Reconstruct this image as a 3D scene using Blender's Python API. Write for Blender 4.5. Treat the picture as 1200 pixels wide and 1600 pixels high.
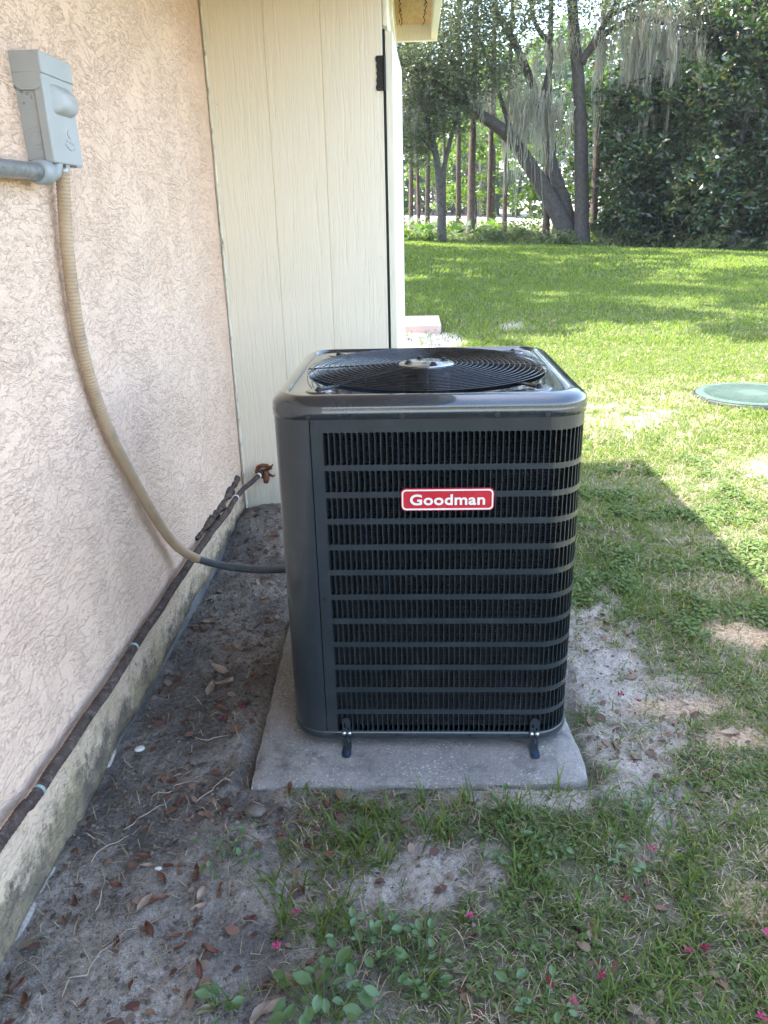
import bpy, bmesh, math, random
import numpy as np
from mathutils import Vector, Matrix

# ---------------------------------------------------------------- reset
for o in list(bpy.data.objects): bpy.data.objects.remove(o)
S = bpy.context.scene
C = S.collection
R = math.radians
PI = math.pi

# ---------------------------------------------------------------- camera
cam_d = bpy.data.cameras.new('camera'); cam = bpy.data.objects.new('camera', cam_d); C.objects.link(cam)
cam_d.sensor_fit = 'VERTICAL'; cam_d.sensor_height = 24.0; cam_d.lens = 24.0*1207/1600
cam_d.clip_start = 0.05; cam_d.clip_end = 3000
CR = np.array([[0.999,-0.009,-0.043],[0.037,-0.354,0.935],[-0.023,-0.935,-0.353]])   # camera axes -> world
f_ = CR[:,2]/np.linalg.norm(CR[:,2]); r_ = CR[:,0]-f_*(CR[:,0]@f_); r_ /= np.linalg.norm(r_); d_ = np.cross(f_, r_)
cam.matrix_world = Matrix(((r_[0],-d_[0],-f_[0],0.0),(r_[1],-d_[1],-f_[1],0.0),(r_[2],-d_[2],-f_[2],1.65),(0,0,0,1)))
S.camera = cam
S.render.resolution_x = 768; S.render.resolution_y = 1024

# ---------------------------------------------------------------- world, sun, exposure
TO_SUN = Vector((-0.478, 0.12, 1.0)).normalized()
W = bpy.data.worlds.new('World'); S.world = W; W.use_nodes = True
wn = W.node_tree.nodes; wn.clear()
wo = wn.new('ShaderNodeOutputWorld'); wb = wn.new('ShaderNodeBackground'); sk = wn.new('ShaderNodeTexSky')
sk.sky_type = 'NISHITA'; sk.sun_disc = False
sk.sun_elevation = math.asin(TO_SUN.z); sk.sun_rotation = math.atan2(TO_SUN.x, TO_SUN.y)
sk.air_density = 0.95; sk.dust_density = 2.2; sk.ozone_density = 0.25
wb.inputs[1].default_value = 0.15
W.node_tree.links.new(sk.outputs[0], wb.inputs[0]); W.node_tree.links.new(wb.outputs[0], wo.inputs[0])
sun_d = bpy.data.lights.new('sun', 'SUN'); sun_d.energy = 2.8; sun_d.angle = R(0.53); sun_d.color = (1.0, 0.95, 0.86)
sun = bpy.data.objects.new('sun', sun_d); C.objects.link(sun)
sun.rotation_euler = TO_SUN.to_track_quat('Z', 'Y').to_euler(); sun.location = (-10, 6, 25)
S.view_settings.view_transform = 'Standard'; S.view_settings.look = 'None'; S.view_settings.gamma = 1.0
S.view_settings.use_curve_mapping = False
S.view_settings.exposure = 3.25
try:
    S.cycles.max_bounces = 8; S.cycles.transparent_max_bounces = 8
except Exception: pass

# ---------------------------------------------------------------- helpers
rng = np.random.default_rng(7)
random.seed(7)

def tag(o, label=None, cat=None, group=None, kind=None):
    if label: o['label'] = label
    if cat: o['category'] = cat
    if group: o['group'] = group
    if kind: o['kind'] = kind
    return o

def empty(name, loc=(0,0,0), rz=0.0):
    o = bpy.data.objects.new(name, None); C.objects.link(o); o.location = loc; o.rotation_euler = (0,0,rz)
    o.empty_display_size = 0.1
    return o

def link(name, me, mat, parent=None, smooth=False, loc=None, rot=None):
    o = bpy.data.objects.new(name, me); C.objects.link(o)
    if mat is not None and len(me.materials) == 0: me.materials.append(mat)
    if smooth:
        me.polygons.foreach_set('use_smooth', np.ones(len(me.polygons), dtype=bool))
    if parent is not None: o.parent = parent
    if loc is not None: o.location = loc
    if rot is not None: o.rotation_euler = rot
    return o

def pyd(name, V, F, mat, parent=None, smooth=False, loc=None, rot=None):
    me = bpy.data.meshes.new(name); me.from_pydata([tuple(v) for v in V], [], [tuple(f) for f in F]); me.update()
    return link(name, me, mat, parent, smooth, loc, rot)

def tri_mesh(name, V, T, mat, parent=None, smooth=False):
    """big triangle meshes from numpy arrays"""
    V = np.asarray(V, dtype=np.float32); T = np.asarray(T, dtype=np.int32)
    me = bpy.data.meshes.new(name)
    me.vertices.add(len(V)); me.vertices.foreach_set('co', V.ravel())
    me.loops.add(T.size); me.loops.foreach_set('vertex_index', T.ravel())
    k = T.shape[1]
    me.polygons.add(len(T)); me.polygons.foreach_set('loop_start', np.arange(0, T.size, k, dtype=np.int32))
    try: me.polygons.foreach_set('loop_total', np.full(len(T), k, dtype=np.int32))
    except Exception: pass
    me.update(); me.validate()
    return link(name, me, mat, parent, smooth)

class MB:
    """collects simple shapes, builds one mesh object"""
    def __init__(s): s.v = []; s.f = []
    def add(s, V, F):
        n = len(s.v); s.v += [tuple(v) for v in V]; s.f += [tuple(i+n for i in f) for f in F]; return s
    def box(s, x0,x1,y0,y1,z0,z1):
        return s.add([(x0,y0,z0),(x1,y0,z0),(x1,y1,z0),(x0,y1,z0),(x0,y0,z1),(x1,y0,z1),(x1,y1,z1),(x0,y1,z1)],
                     [(0,3,2,1),(4,5,6,7),(0,1,5,4),(1,2,6,5),(2,3,7,6),(3,0,4,7)])
    def tube(s, pts, rad, n=10, caps=True):
        V, F = tube_geo(pts, rad, n, caps); return s.add(V, F)
    def cyl(s, p, ax, r, h, n=16):
        p = np.array(p, float); ax = np.array(ax, float); ax /= np.linalg.norm(ax)
        return s.tube([p, p+ax*h], [r, r], n)
    def dome(s, p, ax, r, h, n=12):
        p = np.array(p, float); ax = np.array(ax, float); ax /= np.linalg.norm(ax)
        return s.tube([p, p+ax*h*.55, p+ax*h*.88, p+ax*h], [r, r*.88, r*.55, r*.05], n)
    def build(s, name, mat, parent=None, smooth=False, loc=None, rot=None, bevel=0):
        o = pyd(name, s.v, s.f, mat, parent, smooth, loc, rot)
        if bevel: bev(o, bevel)
        return o

def bev(o, w, seg=2):
    m = o.modifiers.new('bevel', 'BEVEL'); m.width = w; m.segments = seg; m.limit_method = 'ANGLE'; m.angle_limit = R(40)
    o.data.polygons.foreach_set('use_smooth', np.ones(len(o.data.polygons), dtype=bool))
    try:
        o.data.set_sharp_from_angle(angle=R(42))
    except Exception: pass
    return o

def tube_geo(pts, rad, n=10, caps=True):
    P = np.array(pts, float); m = len(P)
    rad = np.full(m, rad, float) if np.isscalar(rad) else np.array(rad, float)
    T = np.zeros_like(P); T[1:-1] = P[2:]-P[:-2]; T[0] = P[1]-P[0]; T[-1] = P[-1]-P[-2]
    T /= np.linalg.norm(T, axis=1)[:,None]+1e-12
    up = np.array([0,0,1.0]) if abs(T[0][2]) < .9 else np.array([1.0,0,0])
    V = []; a = np.linspace(0, 2*PI, n, endpoint=False)
    u = np.cross(T[0], up); u /= np.linalg.norm(u)
    for i in range(m):
        u = u-T[i]*(u@T[i]); u /= np.linalg.norm(u)+1e-12; w = np.cross(T[i], u)
        V += list(P[i]+rad[i]*(np.cos(a)[:,None]*u+np.sin(a)[:,None]*w))
    F = []
    for i in range(m-1):
        for j in range(n):
            k = (j+1) % n
            F.append((i*n+j, i*n+k, (i+1)*n+k, (i+1)*n+j))
    if caps:
        F.append(tuple(range(n-1,-1,-1))); F.append(tuple((m-1)*n+j for j in range(n)))
    return V, F

def spline(pts, n):
    """Catmull-Rom through pts, n samples per span"""
    P = np.array(pts, float); P = np.vstack([2*P[0]-P[1], P, 2*P[-1]-P[-2]]); out = []
    for i in range(1, len(P)-2):
        for t in np.linspace(0, 1, n, endpoint=False):
            a,b,c,d = P[i-1],P[i],P[i+1],P[i+2]
            out.append(.5*((2*b)+(-a+c)*t+(2*a-5*b+4*c-d)*t*t+(-a+3*b-3*c+d)*t**3))
    out.append(P[-2]); return np.array(out)

_pt = np.random.default_rng(3).permutation(512)
_pt = np.concatenate([_pt,_pt,_pt])
_gr = np.random.default_rng(4).normal(size=(512,2)); _gr /= np.linalg.norm(_gr,axis=1)[:,None]
def noise2(x, y):
    x = np.asarray(x, float); y = np.asarray(y, float)
    xi = np.floor(x).astype(int); yi = np.floor(y).astype(int); xf = x-xi; yf = y-yi
    def g(ix, iy, dx, dy):
        h = _pt[(_pt[ix & 511]+(iy & 511)) & 511]; q = _gr[h]; return q[...,0]*dx+q[...,1]*dy
    u = xf*xf*xf*(xf*(xf*6-15)+10); v = yf*yf*yf*(yf*(yf*6-15)+10)
    a = g(xi,yi,xf,yf); b = g(xi+1,yi,xf-1,yf); c = g(xi,yi+1,xf,yf-1); d = g(xi+1,yi+1,xf-1,yf-1)
    return (a+(b-a)*u)+((c+(d-c)*u)-(a+(b-a)*u))*v
def fbm(x, y, oct=4, gain=.5):
    s = 0; a = 1.0; x = np.asarray(x,float); y = np.asarray(y,float)
    for i in range(oct):
        s = s+a*noise2(x*2**i+17.3*i, y*2**i+5.1*i); a *= gain
    return s
def sstep(a, b, x):
    t = np.clip((np.asarray(x,float)-a)/(b-a), 0, 1); return t*t*(3-2*t)

# ---------------------------------------------------------------- materials
def new_mat(name):
    m = bpy.data.materials.new(name); m.use_nodes = True; n = m.node_tree.nodes; n.clear()
    out = n.new('ShaderNodeOutputMaterial'); b = n.new('ShaderNodeBsdfPrincipled')
    m.node_tree.links.new(b.outputs[0], out.inputs[0])
    return m, n, m.node_tree.links.new, b, out
def setb(b, col=None, rough=None, metal=None, spec=None, coat=None, coatr=None):
    if col is not None: b.inputs['Base Color'].default_value = (*col, 1)
    if rough is not None: b.inputs['Roughness'].default_value = rough
    if metal is not None: b.inputs['Metallic'].default_value = metal
    if spec is not None: b.inputs['Specular IOR Level'].default_value = spec
    if coat is not None: b.inputs['Coat Weight'].default_value = coat
    if coatr is not None: b.inputs['Coat Roughness'].default_value = coatr
def coords(n, l, scale=(1,1,1), kind='Object', rot=(0,0,0)):
    t = n.new('ShaderNodeTexCoord'); m = n.new('ShaderNodeMapping'); m.inputs['Scale'].default_value = scale; m.inputs['Rotation'].default_value = rot
    l(t.outputs[kind], m.inputs['Vector']); return m.outputs[0]
def nz(n, l, vec, scale, detail=3, rough=.5, dist=0.0):
    t = n.new('ShaderNodeTexNoise'); t.inputs['Scale'].default_value = scale; t.inputs['Detail'].default_value = detail
    t.inputs['Roughness'].default_value = rough; t.inputs['Distortion'].default_value = dist
    if vec is not None: l(vec, t.inputs['Vector'])
    return t.outputs[0]
def ramp(n, l, fac, stops):
    r = n.new('ShaderNodeValToRGB'); e = r.color_ramp.elements
    while len(e) > 1: e.remove(e[-1])
    for i,(p,c) in enumerate(stops):
        el = e[0] if i == 0 else e.new(p)
        el.position = p; el.color = (*c,1) if not np.isscalar(c) else (c,c,c,1)
    l(fac, r.inputs[0]); return r.outputs[0]
def mix(n, l, fac, a, b, mode='MIX'):
    m = n.new('ShaderNodeMix'); m.data_type = 'RGBA'; m.blend_type = mode
    for s, v in ((0,fac),(6,a),(7,b)):
        if hasattr(v, 'links') or hasattr(v, 'is_linked'): l(v, m.inputs[s])
        elif np.isscalar(v): m.inputs[s].default_value = v
        else: m.inputs[s].default_value = (*v,1)
    return m.outputs[2]
def math_(n, l, op, a, b=None, clamp=False):
    m = n.new('ShaderNodeMath'); m.operation = op; m.use_clamp = clamp
    for s, v in ((0,a),(1,b)):
        if v is None: continue
        if hasattr(v, 'is_linked'): l(v, m.inputs[s])
        else: m.inputs[s].default_value = v
    return m.outputs[0]
def bump(n, l, b, h, strength=.5, dist=.01, prev=None):
    k = n.new('ShaderNodeBump'); k.inputs['Strength'].default_value = strength; k.inputs['Distance'].default_value = dist
    l(h, k.inputs['Height'])
    if prev is not None: l(prev, k.inputs['Normal'])
    if b is not None: l(k.outputs[0], b.inputs['Normal'])
    return k.outputs[0]
def sep(n, l, vec):
    s = n.new('ShaderNodeSeparateXYZ'); l(vec, s.inputs[0]); return s.outputs
def comb(n, l, x, y, z):
    s = n.new('ShaderNodeCombineXYZ')
    for i, v in enumerate((x,y,z)):
        if hasattr(v,'is_linked'): l(v, s.inputs[i])
        else: s.inputs[i].default_value = v
    return s.outputs[0]

def mat_simple(name, col, rough=.5, metal=0, spec=.5, var=.12, vscale=8, bumpd=0, bscale=60, coat=0, dirt=None):
    m, n, l, b, o = new_mat(name); setb(b, None, rough, metal, spec, coat, .12)
    v = coords(n, l); q = nz(n, l, v, vscale, 4, .6)
    c0 = tuple(max(0,c*(1-var)) for c in col); c1 = tuple(min(1,c*(1+var)) for c in col)
    c = ramp(n, l, q, [(.3,c0),(.7,c1)])
    if dirt: c = mix(n, l, ramp(n, l, nz(n,l,v,vscale*1.7,5,.65), [(.52,0.0),(.68,1.0)]), c, dirt)
    l(c, b.inputs['Base Color'])
    rr = ramp(n, l, nz(n,l,v,vscale*2.3,4,.6), [(.25,max(.03,rough-.1)),(.75,min(1,rough+.12))]); l(rr, b.inputs['Roughness'])
    if bumpd: bump(n, l, b, nz(n,l,v,bscale,4,.6), .6, bumpd)
    return m

def mat_leaf(name, cols, trans=.45, rough=.45, spec=.4, tcol=None, dead=None):
    """thin leaf: reflected + transmitted light, one tint for each leaf"""
    m, n, l, b, o = new_mat(name); setb(b, None, rough, 0, spec)
    g = n.new('ShaderNodeNewGeometry')
    st = [(i/(max(1,len(cols)-1)), c) for i, c in enumerate(cols)]
    c = ramp(n, l, g.outputs['Random Per Island'], st)
    l(c, b.inputs['Base Color'])
    if trans:
        t = n.new('ShaderNodeBsdfTranslucent'); mx = n.new('ShaderNodeMixShader'); mx.inputs[0].default_value = trans
        tc = mix(n, l, 1.0, c, tcol or (1.6,1.9,.7), 'MULTIPLY'); l(tc, t.inputs[0])
        l(b.outputs[0], mx.inputs[1]); l(t.outputs[0], mx.inputs[2]); l(mx.outputs[0], o.inputs[0])
    return m

def mat_stucco():
    m, n, l, b, o = new_mat('stucco_paint'); setb(b, None, .82, 0, .25)
    v = coords(n, l)
    x, y, z = sep(n, l, v)
    # strokes run along the wall and drift up and down a little
    w1 = nz(n, l, v, 2.3, 2, .5); w2 = nz(n, l, v, 9.0, 2, .5)
    w = math_(n, l, 'ADD', math_(n,l,'ADD',z,math_(n,l,'MULTIPLY',w1,.14)), math_(n,l,'MULTIPLY',w2,.012))
    u = math_(n, l, 'ADD', y, math_(n,l,'MULTIPLY',w1,-.2))
    p = comb(n, l, math_(n,l,'MULTIPLY',u,12.0), math_(n,l,'MULTIPLY',w,27.0), 0.0)
    p2 = comb(n, l, math_(n,l,'MULTIPLY',u,26.0), math_(n,l,'MULTIPLY',w,55.0), 3.0)
    h1 = ramp(n, l, nz(n,l,p,1.0,6,.66,.0), [(.0,.1),(.42,.0),(.485,.10),(.515,.9),(.56,1.0),(.66,.55),(1,.5)])
    h2 = ramp(n, l, nz(n,l,p2,1.0,4,.6,.0), [(.0,0.0),(.50,.05),(.545,.9),(.62,1.0),(.75,.5),(1,.5)])
    patch = ramp(n, l, nz(n,l,v,5.0,3,.5), [(.38,.15),(.58,1.0)])
    h3 = ramp(n, l, nz(n,l,comb(n,l,math_(n,l,'MULTIPLY',u,62.0),math_(n,l,'MULTIPLY',w,100.0),7.0),1.0,3,.6), [(.46,0.0),(.58,1.0)])
    hh = math_(n, l, 'ADD', math_(n,l,'MULTIPLY',h1,.52), math_(n,l,'MULTIPLY',math_(n,l,'MULTIPLY',h2,.50),patch))
    hh = math_(n, l, 'ADD', hh, math_(n,l,'MULTIPLY',math_(n,l,'MULTIPLY',h3,.34),ramp(n,l,nz(n,l,v,7.0,3,.5),[(.36,.1),(.60,1.0)])))
    grit = nz(n, l, v, 260, 3, .6)
    hh = math_(n, l, 'ADD', hh, math_(n,l,'MULTIPLY',grit,.10))
    bump(n, l, b, hh, .95, .0054)
    base = ramp(n, l, nz(n,l,v,2.2,4,.6), [(.3,(.79,.56,.415)),(.7,(.825,.605,.455))])
    # dirt splashed up from the soil, mould in blotches
    dn = nz(n, l, v, 9, 6, .68)
    zz = math_(n, l, 'ADD', z, math_(n,l,'MULTIPLY',dn,-.42))
    d1 = ramp(n, l, zz, [(0.0,1.0),(.10,0.0)]); d1.node.color_ramp.interpolation = 'EASE'
    c = mix(n, l, math_(n,l,'MULTIPLY',d1,.5), base, (.56,.47,.33))
    zz2 = math_(n, l, 'ADD', z, math_(n,l,'MULTIPLY',nz(n,l,v,14,7,.75),-.40))
    d2 = ramp(n, l, zz2, [(-.08,1.0),(-.045,0.0)]) if False else ramp(n, l, math_(n,l,'ADD',zz2,.2), [(.105,1.0),(.185,0.0)])
    c = mix(n, l, math_(n,l,'MULTIPLY',d2,.88), c, (.075,.072,.058))
    sp = ramp(n, l, nz(n,l,v,38,6,.7), [(.55,0.0),(.60,1.0)]); big = ramp(n, l, nz(n,l,v,4.5,4,.6), [(.46,0.0),(.58,1.0)]); low_ = ramp(n, l, z, [(.16,1.0),(.30,0.0)])
    c = mix(n, l, math_(n,l,'MULTIPLY',math_(n,l,'MULTIPLY',sp,big),math_(n,l,'MULTIPLY',low_,.85)), c, (.085,.08,.06))
    tn = ramp(n, l, nz(n,l,v,6,5,.6), [(.42,0.0),(.6,1.0)]); c = mix(n, l, math_(n,l,'MULTIPLY',math_(n,l,'MULTIPLY',tn,low_),.5), c, (.50,.40,.24))
    # faint streaky splash line under the pipe
    zp = ramp(n, l, z, [(.0,.6),(.27,.45),(.30,0.0)])
    c = mix(n, l, math_(n,l,'MULTIPLY',zp,.12), c, mix(n,l,1.0,c,(.78,.74,.64),'MULTIPLY'))
    # hollows keep a little dust
    
    l(c, b.inputs['Base Color'])
    return m

def mat_siding(name, col):
    m, n, l, b, o = new_mat(name); setb(b, None, .55, 0, .35)
    v = coords(n, l, (1,1,.06)); v2 = coords(n, l)
    g = nz(n, l, v, 62, 5, .60, .8)
    h = ramp(n, l, g, [(.3,0.0),(.5,.75),(.7,1.0)])
    bump(n, l, b, h, .8, .0022)
    c = ramp(n, l, nz(n,l,v2,1.7,4,.6), [(.3,tuple(k*.95 for k in col)),(.7,col)])
    x, y, z = sep(n, l, v2)
    zz = math_(n, l, 'ADD', z, math_(n,l,'MULTIPLY',nz(n,l,v2,10,5,.65),-.3))
    c = mix(n, l, math_(n,l,'MULTIPLY',ramp(n,l,zz,[(0.0,1.0),(.22,0.0)]),.55), c, (.42,.42,.36))
    c = mix(n, l, math_(n,l,'MULTIPLY',ramp(n,l,h,[(.0,1.0),(.4,0.0)]),.12), c, (.5,.45,.34))
    l(c, b.inputs['Base Color']); return m

def mat_plywood():
    m, n, l, b, o = new_mat('raw_plywood'); setb(b, None, .7, 0, .3)
    v = coords(n, l, (1,.25,1)); g = nz(n, l, v, 24, 5, .6, 1.5)
    l(ramp(n, l, g, [(.3,(.40,.25,.11)),(.55,(.52,.35,.17)),(.75,(.60,.42,.22))]), b.inputs['Base Color'])
    bump(n, l, b, g, .4, .002); return m

def mat_concrete(name, c0, c1, speck=.0, moss=None, scale=1.0):
    m, n, l, b, o = new_mat(name); setb(b, None, .88, 0, .25)
    v = coords(n, l)
    a = nz(n, l, v, 5*scale, 6, .65); f = nz(n, l, v, 130*scale, 4, .7)
    c = ramp(n, l, a, [(.3,c0),(.7,c1)])
    c = mix(n, l, .55, c, ramp(n, l, f, [(.3,(.35,.35,.35)),(.5,(.9,.9,.9)),(.75,(1.3,1.3,1.3))]), 'MULTIPLY')
    sp = ramp(n, l, nz(n,l,v,150*scale,3,.65), [(.60,0.0),(.66,1.0)])
    sp = math_(n, l, 'MULTIPLY', sp, ramp(n, l, nz(n,l,v,8*scale,4,.6), [(.40,.15),(.62,1.0)]))
    if speck: c = mix(n, l, math_(n,l,'MULTIPLY',sp,speck), c, (.62,.60,.56))
    dk = ramp(n, l, nz(n,l,v,11*scale,6,.7), [(.52,0.0),(.70,.75)])
    c = mix(n, l, dk, c, tuple(k*.45 for k in c0))
    if moss: c = mix(n, l, ramp(n,l,nz(n,l,v,7*scale,5,.6),[(.5,0.0),(.62,.7)]), c, moss)
    l(c, b.inputs['Base Color'])
    hh = math_(n, l, 'ADD', math_(n,l,'MULTIPLY',a,.6), math_(n,l,'MULTIPLY',f,.4))
    bump(n, l, b, hh, .7, .004); return m

def mat_ground():
    m, n, l, b, o = new_mat('soil_and_sand'); setb(b, None, .95, 0, .12)
    v = coords(n, l)
    def attr(k):
        a = n.new('ShaderNodeAttribute'); a.attribute_name = k; a.attribute_type = 'GEOMETRY'; return a.outputs['Fac']
    f1 = nz(n, l, v, 6, 6, .65); f2 = nz(n, l, v, 70, 5, .7); f3 = nz(n, l, v, 320, 3, .6)
    sand = ramp(n, l, f1, [(.3,(.345,.305,.255)),(.55,(.46,.415,.35)),(.75,(.56,.51,.44))])
    dirt = ramp(n, l, f1, [(.3,(.092,.082,.072)),(.55,(.152,.138,.123)),(.75,(.235,.216,.195))])
    turf = ramp(n, l, f2, [(.3,(.055,.07,.022)),(.6,(.10,.11,.04)),(.8,(.17,.16,.075))])
    orange = ramp(n, l, f2, [(.3,(.38,.26,.15)),(.7,(.54,.41,.27))])
    pale = ramp(n, l, f1, [(.3,(.52,.50,.45)),(.7,(.68,.65,.58))])
    c = mix(n, l, attr('sand'), dirt, sand)
    c = mix(n, l, attr('turf'), c, turf)
    c = mix(n, l, attr('orange'), c, orange)
    c = mix(n, l, attr('pale'), c, pale)
    c = mix(n, l, .8, c, ramp(n, l, f2, [(.30,(.25,.245,.24)),(.46,(.85,.85,.85)),(.72,(1.4,1.39,1.37))]), 'MULTIPLY')
    c = mix(n, l, .6, c, ramp(n, l, f3, [(.33,(.4,.4,.4)),(.5,(1,1,1)),(.66,(1.5,1.5,1.5))]), 'MULTIPLY')
    l(c, b.inputs['Base Color'])
    hh = math_(n, l, 'ADD', math_(n,l,'MULTIPLY',f2,.7), math_(n,l,'MULTIPLY',f3,.3))
    bump(n, l, b, hh, 1.0, .02); return m

def mat_paint_metal(name, col, rough=.3, coat=.25, dirt=.0):
    m, n, l, b, o = new_mat(name); setb(b, col, rough, 0, .5, coat, .045)
    v = coords(n, l)
    c = ramp(n, l, nz(n,l,v,3.5,4,.6), [(.3,tuple(k*.92 for k in col)),(.7,tuple(k*1.08 for k in col))])
    # dusty film and a few scuffs
    d = ramp(n, l, nz(n,l,v,14,7,.72), [(.53,0.0),(.72,1.0)])
    c = mix(n, l, math_(n,l,'MULTIPLY',d,.05+dirt), c, (.30,.29,.26))
    l(c, b.inputs['Base Color'])
    l(ramp(n, l, nz(n,l,v,5,3,.5), [(.3,max(.05,rough-.03)),(.75,rough+.05)]), b.inputs['Roughness'])
    bump(n, l, b, nz(n,l,v,420,2,.5), .18, .0006); return m

M = {}
M['stucco'] = mat_stucco()
M['siding'] = mat_siding('cream_siding', (.83,.75,.58))
M['trim'] = mat_siding('cream_trim', (.83,.78,.62))
M['caulk'] = mat_simple('caulk', (.72,.68,.55), .7, var=.2, bumpd=.002, dirt=(.25,.23,.18))
M['plywood'] = mat_plywood()
M['foundation'] = mat_concrete('foundation_concrete', (.10,.10,.10), (.19,.19,.18), .1)
M['plaster_edge'] = mat_concrete('plaster_edge', (.32,.29,.25), (.5,.46,.41), 0)
M['slab'] = mat_concrete('slab_concrete', (.165,.155,.138), (.275,.26,.235), 1.0)
M['paver'] = mat_concrete('pink_paver', (.44,.31,.25), (.54,.40,.33), 0)
M['ground'] = mat_ground()
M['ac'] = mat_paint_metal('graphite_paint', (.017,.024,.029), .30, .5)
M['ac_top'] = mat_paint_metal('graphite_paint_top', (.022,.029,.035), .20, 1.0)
M['black'] = mat_simple('black_plastic', (.014,.014,.015), .42, var=.2)
M['wire'] = mat_simple('black_wire', (.012,.012,.014), .28, var=.2, coat=.2)
M['dark'] = mat_simple('dark_interior', (.012,.013,.014), .6, var=.2)
M['coil'] = mat_simple('coil_fins', (.020,.021,.020), .40, metal=.5, var=.3, vscale=30)
M['zinc'] = mat_simple('zinc', (.55,.56,.56), .3, metal=1.0, var=.1)
M['galv'] = mat_simple('galvanised_pipe', (.36,.38,.40), .42, metal=.75, var=.22, vscale=40, dirt=(.25,.25,.25))
M['boxgrey'] = mat_simple('grey_enamel', (.375,.38,.37), .42, var=.06, vscale=6, bumpd=.0006, bscale=200)
M['pvc'] = mat_simple('grey_plastic', (.30,.32,.32), .45, var=.08)
M['conduit_paint'] = mat_simple('painted_conduit', (.42,.30,.185), .6, var=.12, dirt=(.27,.20,.135))
M['conduit_bare'] = mat_simple('grey_conduit', (.055,.068,.078), .4, var=.15)
M['foam'] = mat_simple('weathered_foam', (.070,.052,.044), .9, spec=.2, var=.4, vscale=25, bumpd=.006, bscale=70, dirt=(.16,.13,.115))
M['teal'] = mat_simple('teal_strap', (.25,.34,.32), .5, var=.15)
M['white'] = mat_simple('white_tape', (.72,.71,.68), .5, var=.1)
M['rust'] = mat_simple('rusty_iron', (.16,.055,.025), .85, var=.5, vscale=50, bumpd=.006, bscale=90, dirt=(.05,.025,.015))
M['badge_red'] = mat_simple('badge_red', (.52,.022,.035), .22, var=.08, coat=.6)
M['badge_white'] = mat_simple('badge_white', (.78,.77,.72), .35, var=.05, metal=.0)
M['hinge'] = mat_simple('black_iron', (.010,.010,.010), .5, var=.2)
M['green_lid'] = mat_simple('green_plastic', (.050,.078,.064), .8, spec=.15, var=.15, bumpd=.002)
M['bluebolt'] = mat_simple('blue_bolt', (.015,.035,.085), .4, var=.1)
M['stone'] = mat_simple('pebble', (.13,.11,.095), .8, var=.35, vscale=40, bumpd=.006)
M['shell'] = mat_simple('pale_shell', (.55,.53,.48), .6, var=.2)
M['shingle'] = mat_simple('roof_shingle', (.12,.11,.10), .9, var=.3)
M['bark_pine'] = mat_simple('pine_bark', (.085,.058,.045), .9, var=.45, vscale=9, bumpd=.03, bscale=14)
M['bark_oak'] = mat_simple('oak_bark', (.062,.053,.046), .9, var=.4, vscale=7, bumpd=.03, bscale=14)
M['leaf_oak'] = mat_leaf('oak_leaves', [(.07,.09,.055),(.11,.13,.08),(.15,.165,.11),(.09,.11,.07)], .45, .30, .6, (1.4,1.5,.9))
M['leaf_bright'] = mat_leaf('bright_leaves', [(.06,.12,.02),(.10,.17,.03),(.14,.18,.05)], .45, .5, .3, (1.4,1.55,.55))
M['leaf_dark'] = mat_leaf('magnolia_leaves', [(.018,.036,.018),(.03,.058,.026),(.05,.085,.035),(.024,.048,.03),(.085,.06,.025),(.03,.055,.03)], .3, .28, .6, (1.8,2.4,.5))
M['leaf_bush'] = mat_leaf('bush_leaves', [(.06,.085,.03),(.11,.14,.06),(.17,.18,.10),(.09,.12,.04)], .4, .5, .4, (1.5,1.7,.7))
M['leaf_far'] = mat_leaf('far_leaves', [(.045,.075,.04),(.07,.105,.055),(.09,.13,.06)], .4, .6, .3)
M['palm'] = mat_leaf('palmetto_fronds', [(.05,.10,.03),(.09,.15,.04),(.13,.19,.055)], .4, .4, .5)
M['moss'] = mat_leaf('spanish_moss', [(.30,.30,.25),(.40,.39,.33),(.50,.48,.41)], .55, .8, .1, (1.1,1.1,.95))
M['grass'] = mat_leaf('grass_blades', [(.06,.10,.03),(.095,.145,.04),(.13,.18,.05),(.18,.20,.075)], .45, .7, .10, (1.7,1.75,.5))
M['straw'] = mat_leaf('dry_grass', [(.20,.165,.10),(.33,.275,.185),(.46,.39,.27),(.25,.22,.13)], .2, .8, .1, (1.1,1.0,.8))
M['clover'] = mat_leaf('small_weeds', [(.07,.11,.035),(.10,.15,.05),(.14,.185,.07)], .4, .6, .15, (1.6,1.8,.6))
M['weed'] = mat_leaf('weed_leaves', [(.06,.115,.04),(.085,.15,.05),(.10,.165,.07),(.12,.15,.05)], .3, .42, .45, (1.6,1.8,.6))
M['deadleaf'] = mat_simple('brown_leaf', (.135,.055,.032), .6, var=.4, vscale=25)
M['tanleaf'] = mat_simple('tan_leaf', (.27,.20,.145), .7, var=.35, vscale=25)
M['litter'] = mat_leaf('leaf_crumbs', [(.05,.04,.03),(.13,.06,.038),(.17,.12,.085),(.075,.06,.05),(.10,.045,.03),(.24,.19,.14)], .0, .8, .2)
M['twig'] = mat_simple('twig', (.30,.25,.19), .8, var=.3, vscale=30)
M['petal'] = mat_leaf('pink_petals', [(.40,.045,.14),(.50,.075,.19)], .3, .5, .3, (1.2,.8,.9))
M['petal_dark'] = mat_leaf('wilted_petals', [(.18,.015,.04),(.26,.02,.06)], .2, .6, .3, (1.2,.8,.9))
M['stucco'].name = 'stucco_paint'

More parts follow.
